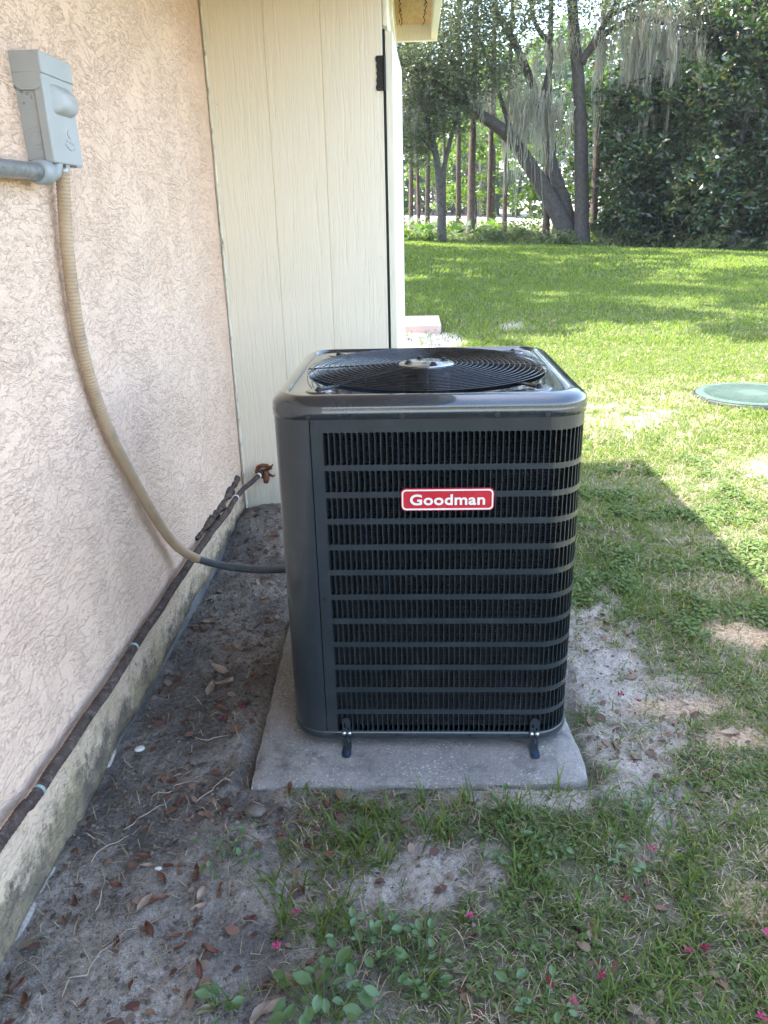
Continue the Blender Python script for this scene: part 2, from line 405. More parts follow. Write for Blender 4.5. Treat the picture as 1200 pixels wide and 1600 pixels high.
# ---------------------------------------------------------------- ground
WALL_X = -1.0
def gz(x, y):
    x = np.asarray(x,float); y = np.asarray(y,float)
    s = sstep(6, 40, y); xx = np.clip(x, -25, 22)
    z = s*(.75-.045*xx)
    z = z + sstep(62, 92, y)*1.25 + sstep(95, 200, y)*3.0
    z = z + .115*np.exp(-(((x+.86)/.30)**2+((y-4.15)/.42)**2)) + .04*np.exp(-(((x+.62)/.25)**2+((y-3.75)/.5)**2))
    z = z + .02*np.exp(-(((x+.75)/.22)**2+((y-1.45)/.4)**2)) + .014*sstep(6,4,y) + .022*np.exp(-((y-1.86)/.16)**2)*sstep(.75,.55,np.abs(x)) + .020*(.6+fbm(x*7,y*7,2))*np.exp(-((np.abs(x+.01)-.57)/.06)**2)*sstep(1.8,1.95,y)*sstep(3.2,3.0,y)
    far = sstep(9, 14, np.hypot(x,y))
    z = z + (1-far)*(.016*fbm(x*2.2,y*2.2,3)+.013*fbm(x*9,y*9,3)+.010*fbm(x*26,y*26,3)) + far*.05*fbm(x*.5,y*.5,3)
    # ground is dug level under the slab
    ins = sstep(.60,.50,np.abs(x-0.0))*sstep(1.0,.9,np.abs(y-2.45)/.56)
    return z*(1-ins)+ins*(-.01)

def blob(x, y, cx, cy, rx, ry, soft=.5, wob=.35, sc=5):
    d = np.sqrt(((x-cx)/rx)**2+((y-cy)/ry)**2)+wob*fbm(x*sc+cx*3,y*sc,3)
    return 1-sstep(1-soft, 1+soft*.3, d)

def cover(x, y):
    """how much green there is on the soil (0..1) and the kind of soil below"""
    x = np.asarray(x,float); y = np.asarray(y,float)
    n1 = fbm(x*1.7+3,y*1.7,4); n2 = fbm(x*6,y*6+9,3)
    d = np.ones_like(x)*.85
    d = d*np.where(y < 7, sstep(-.62,-.25, x+.12*n2+.10*np.clip(1.9-y,0,1)), 1.0)
    strip = sstep(-.46,-.60, x+.10*n2)*sstep(9,7.8,y)
    d = d*(1-strip)
    d = d*(1-.85*blob(x,y,-.01,1.57,.24,.16,.8,.9,7))
    d = d*(1-.6*blob(x,y,.33,1.86,.22,.08,.6,.5,6))
    d = d*(1-.80*blob(x,y,.70,2.55,.26,.80,.8,.9,5))
    d = d*(1-.8*blob(x,y,1.34,2.87,.18,.12,.5,.6,5))*(1-.85*blob(x,y,.92,2.36,.20,.08,.5,.6,5))*(1-.8*blob(x,y,1.06,2.18,.14,.07,.5,.6,5))
    d = d*(1-.60*blob(x,y,1.75,6.6,.85,1.0,.9,1.0,3))*(1-.6*blob(x,y,2.3,5.1,.45,.5,.7,.7,3))
    d = d*(1-.95*blob(x,y,.1,10.6,.62,1.5,.4,.5,2))*(1-.7*blob(x,y,1.6,12.5,.35,.5,.6,.6,2))*(1-.7*blob(x,y,7.2,11.5,.8,.5,.6,.6,2))
    d = d*(.72+.28*sstep(-.25,.25,n1+.5*n2))
    d = np.where(y > 2.2, np.maximum(d, 0.0), d)
    d = d*(1-.85*blob(x,y,11,36.0,7,.7,.6,.5,1))*(1-.5*blob(x,y,2,35,2.5,.8,.6,.5,1))
    d = d*(1-sstep(42,46,y)*.6)
    return np.clip(d,0,1)

def axis_pts(segs):
    out = [segs[0][0]]
    for a,b,st in segs:
        k = max(1,int(round((b-a)/st))); out += list(np.linspace(a,b,k+1)[1:])
    return np.array(out)
gx = axis_pts([(-900,-200,175),(-200,-30,22),(-30,-5,2.5),(-5,-1.1,.45),(-1.1,1.7,.0125),(1.7,4.5,.05),(4.5,12,.3),(12,40,1.6),(40,200,16),(200,900,175)])
gy = axis_pts([(-300,-20,56),(-20,0,2.5),(0,1.0,.2),(1.0,3.4,.0125),(3.4,5.0,.025),(5,9,.06),(9,20,.3),(20,50,.9),(50,110,2.5),(110,250,14),(250,1500,200)])
GX, GY = np.meshgrid(gx, gy); GZ = gz(GX, GY)
nx_, ny_ = len(gx), len(gy)
gv = np.stack([GX.ravel(),GY.ravel(),GZ.ravel()],1)
ii = np.arange(nx_*ny_).reshape(ny_,nx_)
gq = np.stack([ii[:-1,:-1].ravel(),ii[:-1,1:].ravel(),ii[1:,1:].ravel(),ii[1:,:-1].ravel()],1)
ground = tri_mesh('ground', gv, gq, M['ground'], None, True)
tag(ground, 'grey sandy soil yard running back to the trees', 'ground', kind='structure')
def put_attr(me, name, arr):
    a = me.attributes.new(name, 'FLOAT', 'POINT'); a.data.foreach_set('value', np.asarray(arr,np.float32).ravel())
gxf, gyf = GX.ravel(), GY.ravel()
cov = cover(gxf, gyf)
n2_ = fbm(gxf*3.1,gyf*3.1,4)
sandm = np.clip(.15+.9*sstep(-.15,.35,n2_),0,1)*.55
sandm = np.maximum(sandm, .80*blob(gxf,gyf,-.01,1.57,.28,.19,.8,.9,7))
sandm = np.maximum(sandm, .8*blob(gxf,gyf,-.72,1.2,.30,.22,.6,.6,6))
sandm = np.maximum(sandm, .85*blob(gxf,gyf,.33,1.86,.25,.10,.6,.5,6))
sandm = np.maximum(sandm, .72*blob(gxf,gyf,.72,2.55,.36,.9,.8,.9,5))
sandm = np.maximum(sandm, .45*blob(gxf,gyf,-.7,3.2,.22,.3,.6,.6,5))
sandm = np.where(gxf < -.5, np.where(gyf > 1.65, np.minimum(sandm,.28+.4*n2_), np.maximum(sandm*.85,.42+.4*n2_)), sandm)
sandm = np.where(gyf > 4.6, np.maximum(sandm,.75), sandm)
sandm = np.maximum(sandm, sstep(1.0,1.4,gxf)*.75)
put_attr(ground.data, 'sand', np.clip(sandm,0,1))
put_attr(ground.data, 'turf', np.clip(np.where(gyf<5,sstep(.3,.75,cov)*.7,sstep(.15,.55,cov)*.97)*np.where(gyf<7,sstep(-.3,.1,gxf),1.0),0,1))
om = .9*blob(gxf,gyf,1.34,2.87,.20,.13,.5,.6,5)
for cx,cy,rx,ry in ((.92,2.36,.22,.09),(1.06,2.18,.16,.08),(.84,1.50,.10,.07),(.86,1.27,.10,.06),(1.5,2.45,.1,.08)): om = np.maximum(om, .75*blob(gxf,gyf,cx,cy,rx,ry,.6,.6,6))
put_attr(ground.data, 'orange', np.clip(om,0,1))
pm = sstep(78,86,gyf)*sstep(112,100,gyf)
pm = np.maximum(pm, .75*blob(gxf,gyf,11,36.0,8,.8,.6,.5,1)); pm = np.maximum(pm, .12*blob(gxf,gyf,.1,10.6,.62,1.5,.4,.5,2))
pm = np.maximum(pm, .08*blob(gxf,gyf,1.75,6.6,.8,1.0,.7,.7,2))
put_attr(ground.data, 'pale', np.clip(pm,0,1))

# ---------------------------------------------------------------- the house: stucco wall, foundation, roof
house = empty('house', (WALL_X,1.5,0)); tag(house, 'peach stucco house wall with foundation and roof overhang at left', 'house')
def H(b, name, mat, parent=None, **k):
    o = b.build(name, mat, parent or house, **k)
    if (parent or house) is house: o.location = (-WALL_X,-1.5,0)
    return o
SHY = 4.17            # siding plane of the closet
CX = -.14             # its right hand corner
ys = axis_pts([(-3.5,.6,.25),(.6,SHY+.02,.03)]); zs = axis_pts([(0.02,.5,.03),(.5,2.86,.06)])
YY, ZZ = np.meshgrid(ys, zs)
low = .035*fbm(ys*3.1,ys*0+2.2,4)
base_z = np.interp(ys, [-4,1.5,1.9,2.4,3.2,4.3],[.0,.005,.03,.055,.085,.11])+low*.8
tz = (ZZ-.02)/(2.86-.02)
ZZ = base_z[None,:]+tz*(2.86-base_z[None,:])
XX = WALL_X+.004*fbm(YY*1.5,ZZ*1.5,3)+.010*np.exp(-((ZZ-base_z[None,:])/.03)**2)*(.6+fbm(YY*6,ZZ*0,2))
wi = np.arange(len(ys)*len(zs)).reshape(len(zs),len(ys))
wv = np.stack([XX.ravel(),YY.ravel(),ZZ.ravel()],1)
wf = np.stack([wi[:-1,:-1].ravel(),wi[:-1,1:].ravel(),wi[1:,1:].ravel(),wi[1:,:-1].ravel()],1)
# thickness at the foot of the plaster
nb = len(ys); foot = np.stack([np.full(nb,WALL_X-.06),ys,base_z+.002],1)
k0 = len(wv); wv = np.vstack([wv,foot])
wf = np.vstack([wf, np.stack([np.arange(nb-1)+k0,np.arange(1,nb)+k0,wi[0,1:],wi[0,:-1]],1)])
ow = tri_mesh('stucco_wall', wv-np.array([WALL_X,1.5,0]), wf, M['stucco'], house, True)
# the stucco material is laid out in metres of wall height, so its object origin sits at ground level
H(MB().box(WALL_X-.26,WALL_X-.012,-3.5,SHY+1.5,-.25,.30), 'foundation', M['foundation'])
# pale broken plaster edge along the foot of the wall
for (a,b_) in ((-0.6,1.18),(1.20,1.78),(1.98,2.06)):
    yy = np.linspace(a,b_,max(6,int((b_-a)/.03))); zz = np.interp(yy, ys, base_z)
    pts = np.stack([WALL_X+.004+.007*fbm(yy*8,yy*0,2), yy, zz+.003+.008*fbm(yy*11,yy*0+4,2)],1)
    rad = .013*(.8+.8*fbm(yy*7,yy*0+8,2)); rad[0] = .002; rad[-1] = .002
    H(MB().tube(pts, np.clip(rad,.002,.02), 8), 'plaster_lip', M['plaster_edge'], smooth=True)
# roof: soffit, fascia, end board, sloped deck
EX = .15; EY = 5.62
roof = H(MB().add([(EX+.05,-3.6,2.93),(EX+.05,EY+.05,2.93),(-5,EY+.05,4.6),(-5,-3.6,4.6),(EX+.05,-3.6,2.955),(EX+.05,EY+.05,2.955),(-5,EY+.05,4.63),(-5,-3.6,4.63)],
        [(0,1,2,3),(7,6,5,4),(0,4,5,1),(1,5,6,2),(2,6,7,3),(3,7,4,0)]), 'roof', M['shingle'])
H(MB().box(-2.5,EX-.040,-3.5,EY-.002,2.79,2.80), 'soffit', M['plywood'])
H(MB().box(EX-.038,EX,-3.5,EY-.042,2.705,2.925), 'fascia', M['trim'], bevel=.003)
H(MB().box(-.125,EX,EY-.040,EY,2.700,2.92), 'end_board', M['trim'], bevel=.003)
nm = MB()
for k in range(34):
    xx = -.075 if k % 2 else .07
    yy = 4.3+(k//2)*.078+random.uniform(-.02,.02)
    a = random.uniform(-.012,.012); q = random.uniform(-.012,.012)
    nm.tube([(xx+random.uniform(-.01,.01),yy,2.792),(xx+a,yy+q,2.768)],[.0035,.001],6)
tag(H(nm, 'nail_tips', M['hinge']), kind='stuff')
H(MB().box(-5,WALL_X-.02,-3.5,-3.3,-.2,2.8), 'end_wall', M['stucco'])
H(MB().box(-5,CX-.021,EY-.14,EY-.102,-.2,2.79), 'rear_wall', M['stucco'])

# ---------------------------------------------------------------- storage closet with plank siding
clo = empty('storage_closet', (-.55,SHY,0)); tag(clo, 'cream plank sided closet with black hinged door standing against the stucco wall', 'closet')
def K(b, name, mat, parent=None, **k):
    o = b.build(name, mat, parent or clo, **k)
    if (parent or clo) is clo: o.location = (.55,-SHY,0)
    return o
edges = [-.985,-.705,-.436,CX-.006]
gw = .0045
for i in range(3):
    a, b_ = edges[i], edges[i+1]
    x0 = a+(gw/2 if i else 0); x1 = b_-(gw/2 if i < 2 else 0)
    c = .006
    # one board with bevelled long edges, proud of the groove behind it
    prof = [(x0,SHY+.0045),(x0+.002,SHY),(x1-.002,SHY),(x1,SHY+.0045)]
    V = [(p[0],p[1],.045) for p in prof]+[(p[0],p[1],2.80) for p in prof]
    Fc = [(j,j+1,j+5,j+4) for j in range(3)]+[(3,2,1,0)]
    K(MB().add(V,Fc), 'siding_board', M['siding'])
K(MB().box(-1.0,CX-.006,SHY+.0042,SHY+.03,.04,2.80), 'backing_sheet', M['siding'])
K(MB().box(CX-.02,CX-.004,SHY+.032,EY-.10,.02,2.80), 'side_wall', M['siding'])
K(MB().box(CX-.004,CX+.018,EY-.26,EY-.10,.02,2.50), 'corner_trim', M['trim'], bevel=.002)
K(MB().box(CX-.003,CX+.020,SHY+.004,EY-.10,2.50,2.70), 'header_trim', M['trim'], bevel=.003)
K(MB().box(CX-.002,CX+.036,SHY+.40,EY-.10,2.62,2.79), 'frieze_board', M['trim'], bevel=.003)
cp = []
for z in np.arange(.06,2.8,.02): cp.append((-.988+.003*float(noise2(z*18,3.1)),SHY-.002+.002*float(noise2(z*22,8.7)),z))
K(MB().tube(cp, [.006*(1+.55*float(noise2(z*31,1.7))) for z in np.arange(.06,2.8,.02)], 6), 'caulk_bead', M['caulk'], smooth=True)
for (x,z) in ((-.727,1.492),(-.397,1.502),(-.175,1.478),(-.952,2.196),(-.178,2.03),(-.176,1.10),(-.945,.93),(-.40,.90)):
    K(MB().dome((x,SHY+.001,z),(0,-1,0),.0045,.0025,10), 'nail_head', M['caulk'], smooth=True)
door = empty('door', (CX+.008,SHY+.004,0)); door.parent = clo; door.location = (CX+.008+.55,.004,0); door.rotation_euler = (0,0,R(-1.6))
MB().box(0,.034,0,1.02,.22,2.48).build('door_leaf', M['trim'], door, bevel=.002)
K(MB().box(CX-.0055,CX+.0065,SHY+.012,SHY+.03,.05,2.49), 'door_gap', M['dark'])
def hinge(zc, y=SHY):
    # scalloped plate on the siding, knuckle on the corner
    h = .148; out = [(-.004,-h/2),(-.034,-h/2),(-.040,-h/2+.008),(-.040,-.055),(-.035,-.045),(-.038,-.03),(-.034,-.012),(-.037,0),(-.034,.012),(-.038,.03),(-.035,.045),(-.040,.055),(-.040,h/2-.008),(-.034,h/2),(-.004,h/2)]
    V = [(CX+x,y-.004,zc+z) for x,z in out]+[(CX+x,y+.0005,zc+z) for x,z in out]; nn = len(out)
    Fc = [tuple(range(nn)),tuple(range(2*nn-1,nn-1,-1))]+[(i,(i+1)%nn+0,(i+1)%nn+nn,i+nn) for i in range(nn)]
    hp = K(MB().add(V,Fc), 'hinge', M['hinge'])
    MB().tube([(CX+.002,y-.006,zc-h/2),(CX+.002,y-.006,zc+h/2)],[.0065,.0065],10).build('hinge_pin', M['hinge'], hp)
    for sx,sz in ((-.022,-.058),(-.020,0),(-.022,.058)):
        MB().dome((CX+sx,y-.004,zc+sz),(0,-1,0),.004,.002,8).build('screw', M['black'], hp)
hinge(2.305); hinge(.62)

# ---------------------------------------------------------------- concrete slab
def slab_mesh():
    xs = np.linspace(-.5,.5,61); yv = np.linspace(0,1,61); X,Y = np.meshgrid(xs,yv)
    fx = X*1.04; 
    xl = np.interp(Y,[0,1],[-.513,-.552]); xr = np.interp(Y,[0,.32,1],[.520,.497,.50])
    # chipped near right corner
    U = (X+.5); px = xl+(xr-xl)*U; y0 = np.interp(U,[0,1],[1.890,1.922]); py = y0+(2.99-y0)*Y
    chip = np.clip(1-np.hypot((px-.52)/.09,(py-1.92)/.10),0,1); px = px-chip*.012; py = py+chip*.010
    ed = np.minimum(np.minimum(U,1-U),np.minimum(Y,1-Y))
    pz = .05-.004*np.exp(-ed/.006)+.0016*fbm(px*14,py*14,4)-.009*np.exp(-ed/.012)*np.clip(fbm(px*16,py*16,3)*2.2,0,1)
    ep = np.exp(-ed/.006); px = px+.003*ep*fbm(px*24,py*24,3); py = py+.003*ep*fbm(px*24+9,py*24,3)
    V = np.stack([px.ravel(),py.ravel(),pz.ravel()],1); I = np.arange(61*61).reshape(61,61)
    F = [tuple(q) for q in np.stack([I[:-1,:-1].ravel(),I[:-1,1:].ravel(),I[1:,1:].ravel(),I[1:,:-1].ravel()],1)]
    ring = list(I[0,:])+list(I[1:,-1])+list(I[-1,-2::-1])+list(I[-2:0:-1,0]); V = list(map(tuple,V)); cen = np.array([0,2.45])
    for step,(dz,gro) in enumerate(((-.010,.003),(-.030,.004),(-.10,.012))):
        st = len(V)
        for r0 in ring:
            x,y,z = V[r0 if step==0 else r0]; dx,dy = x-cen[0],y-cen[1]; L = max(abs(dx)/.52,abs(dy)/.54)
            g = gro*(1+1.2*float(noise2(x*13+step*7,y*13)))
            sx = np.sign(dx) if abs(dx)/.52 > abs(dy)/.54 else 0; sy = np.sign(dy) if sx == 0 else 0
            V.append((x+sx*g,y+sy*g,.05+dz+.005*float(noise2(x*9,y*9))))
        prev = ring if step == 0 else list(range(st-len(ring),st)); cur = list(range(st,st+len(ring))); nn = len(ring)
        F += [(prev[i],cur[i],cur[(i+1)%nn],prev[(i+1)%nn]) for i in range(nn)]
    return V,F
sv, sf = slab_mesh()
slab = pyd('concrete_pad', sv, sf, M['slab'], None, True)
try: slab.data.set_sharp_from_angle(angle=R(32))
except Exception: pass
tag(slab, 'square grey weathered concrete pad under the air conditioner', 'concrete pad')

# ---------------------------------------------------------------- air conditioner
AC = empty('air_conditioner', (.034,2.525,.05)); tag(AC, 'dark grey louvred outdoor air conditioner unit with round fan grille', 'air conditioner')
Z0 = .05
def A(b, name, mat, parent=None, **k): return b.build(name, mat, parent or AC, **k)
HW = .445; CRD = .11
def rsq(hw, r, ks=14, ka=10):
    """rounded square, counter clockwise from the middle of the right side start"""
    P = []
    for q in range(4):
        a0 = q*PI/2
        c, s = math.cos(a0), math.sin(a0)
        seg = [(hw, -(hw-r)+2*(hw-r)*i/ks) for i in range(ks)]
        arc = [(hw-r+r*math.cos(t), hw-r+r*math.sin(t)) for t in np.linspace(0,PI/2,ka,endpoint=False)]
        for x,y in seg+arc: P.append((x*c-y*s, x*s+y*c))
    return np.array(P)
def loft(rings):
    V = []; F = []; n = len(rings[0])
    for r0 in rings: V += [tuple(p) for p in r0]
    for i in range(len(rings)-1):
        for j in range(n): F.append((i*n+j,i*n+(j+1)%n,(i+1)*n+(j+1)%n,(i+1)*n+j))
    return V,F
def ring_sq(off, z, r=None):
    P = rsq(HW-off, max(.02,(CRD if r is None else r)-off)); return np.column_stack([P,np.full(len(P),z-Z0)])
ref = rsq(HW-.05,.09); angs = np.arctan2(ref[:,1],ref[:,0])
def ring_c(rad, z): return np.column_stack([np.cos(angs)*rad,np.sin(angs)*rad,np.full(len(angs),z-Z0)])
RH = .380
top_rings = [ring_sq(.003,1.139),ring_sq(-.005,1.139),ring_sq(-.005,1.160),ring_sq(-.0035,1.1635),ring_sq(-.0045,1.169),ring_sq(-.002,1.179),ring_sq(.006,1.189),ring_sq(.018,1.1965),ring_sq(.032,1.2),
             ring_sq(.040,1.2005),ring_sq(.0425,1.200),ring_sq(.0455,1.1945),ring_sq(.049,1.1925),ring_sq(.052,1.1925),
             ring_c(RH+.008,1.192),ring_c(RH+.003,1.190),ring_c(RH,1.185),ring_c(RH-.004,1.13),ring_c(RH-.004,1.02)]
V,Fc = loft(top_rings)
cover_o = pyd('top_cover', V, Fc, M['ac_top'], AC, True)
# body shell: inner dark liner and coil seen through the slots
def pf(u):
    """path along the body from the seam on the front, round the right corner, along the right side"""
    L1 = .666; L2 = CRD*PI/2; L3 = 2*(HW-CRD)
    if u <= L1: return (-.331+u,-HW),(0,-1)
    u -= L1
    if u <= L2:
        a = -PI/2+u/CRD; return (HW-CRD+CRD*math.cos(a),-(HW-CRD)+CRD*math.sin(a)),(math.cos(a),math.sin(a))
    u -= L2
    if u <= L3: return (HW,-(HW-CRD)+u),(1,0)
    u -= L3; a = u/CRD
    return (HW-CRD+CRD*math.cos(a),(HW-CRD)+CRD*math.sin(a)),(math.cos(a),math.sin(a))
UEND = .666+CRD*PI/2*2+2*(HW-CRD)
def usamples(u0,u1):
    k = [.666,.666+CRD*PI/2,.666+CRD*PI/2+2*(HW-CRD)]
    pts = [u0,u1]+[q for q in k if u0<q<u1]
    for a,b_ in ((k[0],k[1]),(k[2],UEND)):
        pts += [q for q in np.linspace(a,b_,15) if u0<q<u1]
    return sorted(set(round(p,5) for p in pts))
def sheet(u0,u1,z0,z1,th=.0022,lip=0.0,out=0.0):
    """bent sheet strip of real thickness"""
    us = usamples(u0,u1); V=[];F=[]
    for u in us:
        (x,y),(a,b_) = pf(u)
        V += [(x+a*out,y+b_*out,z0-Z0),(x+a*out,y+b_*out,z1-Z0),(x-a*th,y-b_*th,z1-Z0),(x-a*th,y-b_*th,z0-Z0)]
    for i in range(len(us)-1):
        for j in range(4): F.append((i*4+j,i*4+4+j,i*4+4+(j+1)%4,i*4+(j+1)%4))
    F += [(0,1,2,3),tuple(len(V)-4+j for j in (3,2,1,0))]
    return MB().add(V,F)
rows = [(1.006,1.101)]+[(.990-.0815*k-.0645,.990-.0815*k) for k in range(11)]
bands = [(1.101,1.142)]+[(rows[i+1][1],rows[i][0]) for i in range(11)]+[(.104,rows[11][0])]
U0 = .0
for (a,b_) in bands: A(sheet(.033,UEND,a,b_,.0016), 'louver_band', M['ac'], smooth=False)
A(sheet(.0015,.0328,.104,1.142,.0016), 'louver_edge', M['ac'])
A(sheet(1.503,UEND,.1045,1.1415,.006,out=-.002), 'rear_corner_sheet', M['ac'])
# louvers: thin bar, fin bent inward, rounded slot ends
def louver_geo(h, p):
    V=[];F=[]
    wb_ = .0024; fx = .0078; fy = .0165
    prof = [(0,.0007),(wb_,.0007),(fx,fy),(fx-.0011,fy+.0007),(wb_-.0004,.0021),(0,.0021)]
    cut = .006
    zt = [(0,h)]*2+[(cut*.35,h-cut*.35)]*2+[(0,h)]*2
    for (x,y),(a,b_) in zip(prof,zt): V.append((x,y,a))
    for (x,y),(a,b_) in zip(prof,zt): V.append((x,y,b_))
    for i in range(6): F.append((i,(i+1)%6,6+(i+1)%6,6+i))
    F.append((5,4,3,2,1,0)); F.append((6,7,8,9,10,11))
    # rounded ends of the slot on the far side
    r = .0058
    for zc,sg in ((0,1),(h,-1)):
        n0 = len(V); arc = [(p-r+r*math.cos(t),zc+sg*(r-r*math.sin(t))) for t in np.linspace(0,PI/2,5)]
        V.append((p,.0007,zc))
        for x,z in arc: V.append((x,.0007,z))
        for i in range(4): F.append((n0,n0+1+i,n0+2+i) if sg<0 else (n0,n0+2+i,n0+1+i))
        n1 = len(V); r2 = .0022
        V += [(wb_,.0007,zc),(wb_+r2,.0007,zc),(wb_,.0007,zc+sg*r2)]
        F.append((n1,n1+1,n1+2) if sg>0 else (n1,n1+2,n1+1))
    return V,F
cols = [(.033+.0162*i,.0162) for i in range(39)]
ua = .033+.0162*39
cols += [(ua+.01575*i,.01575) for i in range(11)]; ub = ua+.01575*11
cols_side = [(ub+.0162*i,.0162) for i in range(41)]
mesh_for = {}
rest = MB(); made = 0
for ri,(z0,z1) in enumerate(rows):
    h = z1-z0
    for ci,(u,p) in enumerate(cols+cols_side):
        (x,y),(a,b_) = pf(u+1e-6)
        ang = math.atan2(b_,a)+PI/2
        key = (round(h,3),p)
        if key not in mesh_for:
            V,Fc = louver_geo(h,p); me = bpy.data.meshes.new('louver'); me.from_pydata(V,[],Fc); me.update(); mesh_for[key] = (me,V,Fc)
        me,V,Fc = mesh_for[key]
        if ci < 39 and made < 300:
            link('louver', me, M['ac'], AC, loc=(x,y,z0-Z0), rot=(0,0,ang)); made += 1
        else:
            c,s = math.cos(ang),math.sin(ang)
            rest.add([(x+c*vx-s*vy,y+s*vx+c*vy,z0-Z0+vz) for vx,vy,vz in V],Fc)
tag(A(rest,'louver_fins',M['ac']), kind='stuff')
# left: control cover with rounded corner, plain side and back
def lpath(t):
    # from the seam leftwards
    L1 = (HW-CRD)-.331; 
    if t <= L1: return (-.331-t,-HW),(0,-1)
    t -= L1; L2 = CRD*PI/2
    if t <= L2:
        a = -PI/2-t/CRD; return (-(HW-CRD)+CRD*math.cos(a),-(HW-CRD)+CRD*math.sin(a)),(math.cos(a),math.sin(a))
    t -= L2; L3 = 2*(HW-CRD)
    if t <= L3: return (-HW,-(HW-CRD)+t),(-1,0)
    t -= L3
    if t <= L2:
        a = PI-t/CRD; return (-(HW-CRD)+CRD*math.cos(a),(HW-CRD)+CRD*math.sin(a)),(math.cos(a),math.sin(a))
    t -= L2; return (-(HW-CRD)+t,HW),(0,1)
def lsheet(t0,t1,z0,z1,th,out):
    L1 = .004; ts = sorted(set([t0,t1]+[q for q in np.concatenate([np.linspace(.004,.004+CRD*PI/2,15),np.linspace(.004+CRD*PI/2+.67,.004+CRD*PI+.67,15)]) if t0<q<t1]))
    V=[];F=[]
    for t in ts:
        (x,y),(a,b_) = lpath(t)
        V += [(x+a*out,y+b_*out,z0-Z0),(x-a*th,y-b_*th,z0-Z0),(x-a*th,y-b_*th,z1-Z0),(x+a*out,y+b_*out,z1-Z0)]
    for i in range(len(ts)-1):
        for j in range(4): F.append((i*4+j,i*4+4+j,i*4+4+(j+1)%4,i*4+(j+1)%4))
    F += [(0,1,2,3),tuple(len(V)-4+j for j in (3,2,1,0))]
    return MB().add(V,F)
def shade_smooth_auto(o, a=35):
    o.data.polygons.foreach_set('use_smooth', np.ones(len(o.data.polygons),dtype=bool))
    try: o.data.set_sharp_from_angle(angle=R(a))
    except Exception: pass
    return o
shade_smooth_auto(A(lsheet(.0012,.36,.108,1.141,.002,.0012),'control_cover',M['ac']))
shade_smooth_auto(A(lsheet(.364,1.62,.1065,1.1405,.002,.0),'side_panel',M['ac']))
# base pan
bp_r = [ring_sq(.02,.082),ring_sq(-.001,.082),ring_sq(-.004,.086),ring_sq(-.004,.105),ring_sq(-.0015,.1085),ring_sq(.012,.1085)]
V,Fc = loft(bp_r); n0 = len(rsq(.4,.1)); V = V+[(0,0,.082-Z0)]
Fc += [(j,len(V)-1,(j+1)%n0) for j in range(n0)]
shade_smooth_auto(pyd('base_pan',V,Fc,M['ac'],AC),50)
for sx in (-.3,.3):
    for sy in (-.3,.3): A(MB().box(sx-.04,sx+.04,sy-.04,sy+.04,-.001,.033),'foot',M['black'])
# coil wrapped inside, ribbed
def coil():
    zz = np.arange(.11,1.135,.0042); P = rsq(HW-.030,CRD-.028,10,8); n = len(P); V=[];F=[]
    d = P/np.linalg.norm(P,axis=1)[:,None]
    for i,z in enumerate(zz):
        o = .0022 if i%2 else -.0022
        V += [(p[0]+q[0]*o,p[1]+q[1]*o,z-Z0) for p,q in zip(P,d)]
    for i in range(len(zz)-1):
        for j in range(n): F.append((i*n+j,i*n+(j+1)%n,(i+1)*n+(j+1)%n,(i+1)*n+j))
    return MB().add(V,F)
A(coil(),'coil',M['coil'])
cw = MB()
for z in np.arange(.125,1.11,.0192):
    pts = [(pf(u)[0][0]-pf(u)[1][0]*.021,pf(u)[0][1]-pf(u)[1][1]*.021,z-Z0) for u in usamples(.034,UEND-.02)]
    cw.tube(pts,.0011,5,False)
tag(A(cw,'coil_guard_wires',M['zinc'] if False else M['coil']), kind='stuff')
# fan inside
A(MB().tube([(0,0,.60),(0,0,.62)],[RH-.01,RH-.01],48),'fan_deck',M['dark'])
sh = [ring_c(RH-.003,1.03),ring_c(RH-.003,.66)]; V,Fc = loft(sh); pyd('fan_shroud',V,Fc,M['dark'],AC,True)
A(MB().tube([(0,0,.86),(0,0,1.125),(0,0,1.140)],[.075,.075,.05],28),'fan_motor',M['black'],smooth=False)
for k in range(4):
    a0 = k*PI/2+.5; V=[];F=[]; nr=7; na=7
    for i in range(nr):
        r0 = .07+(.355-.07)*i/(nr-1)
        for j in range(na):
            t = a0+(j/(na-1)-.5)*(1.0-.25*i/(nr-1)); V.append((r0*math.cos(t),r0*math.sin(t),.93+.10*(j/(na-1)-.5)*(1-.3*i/(nr-1))))
    for i in range(nr-1):
        for j in range(na-1): F.append((i*na+j,i*na+j+1,(i+1)*na+j+1,(i+1)*na+j))
    pyd('fan_blade',V,F,M['ac'],AC,True)
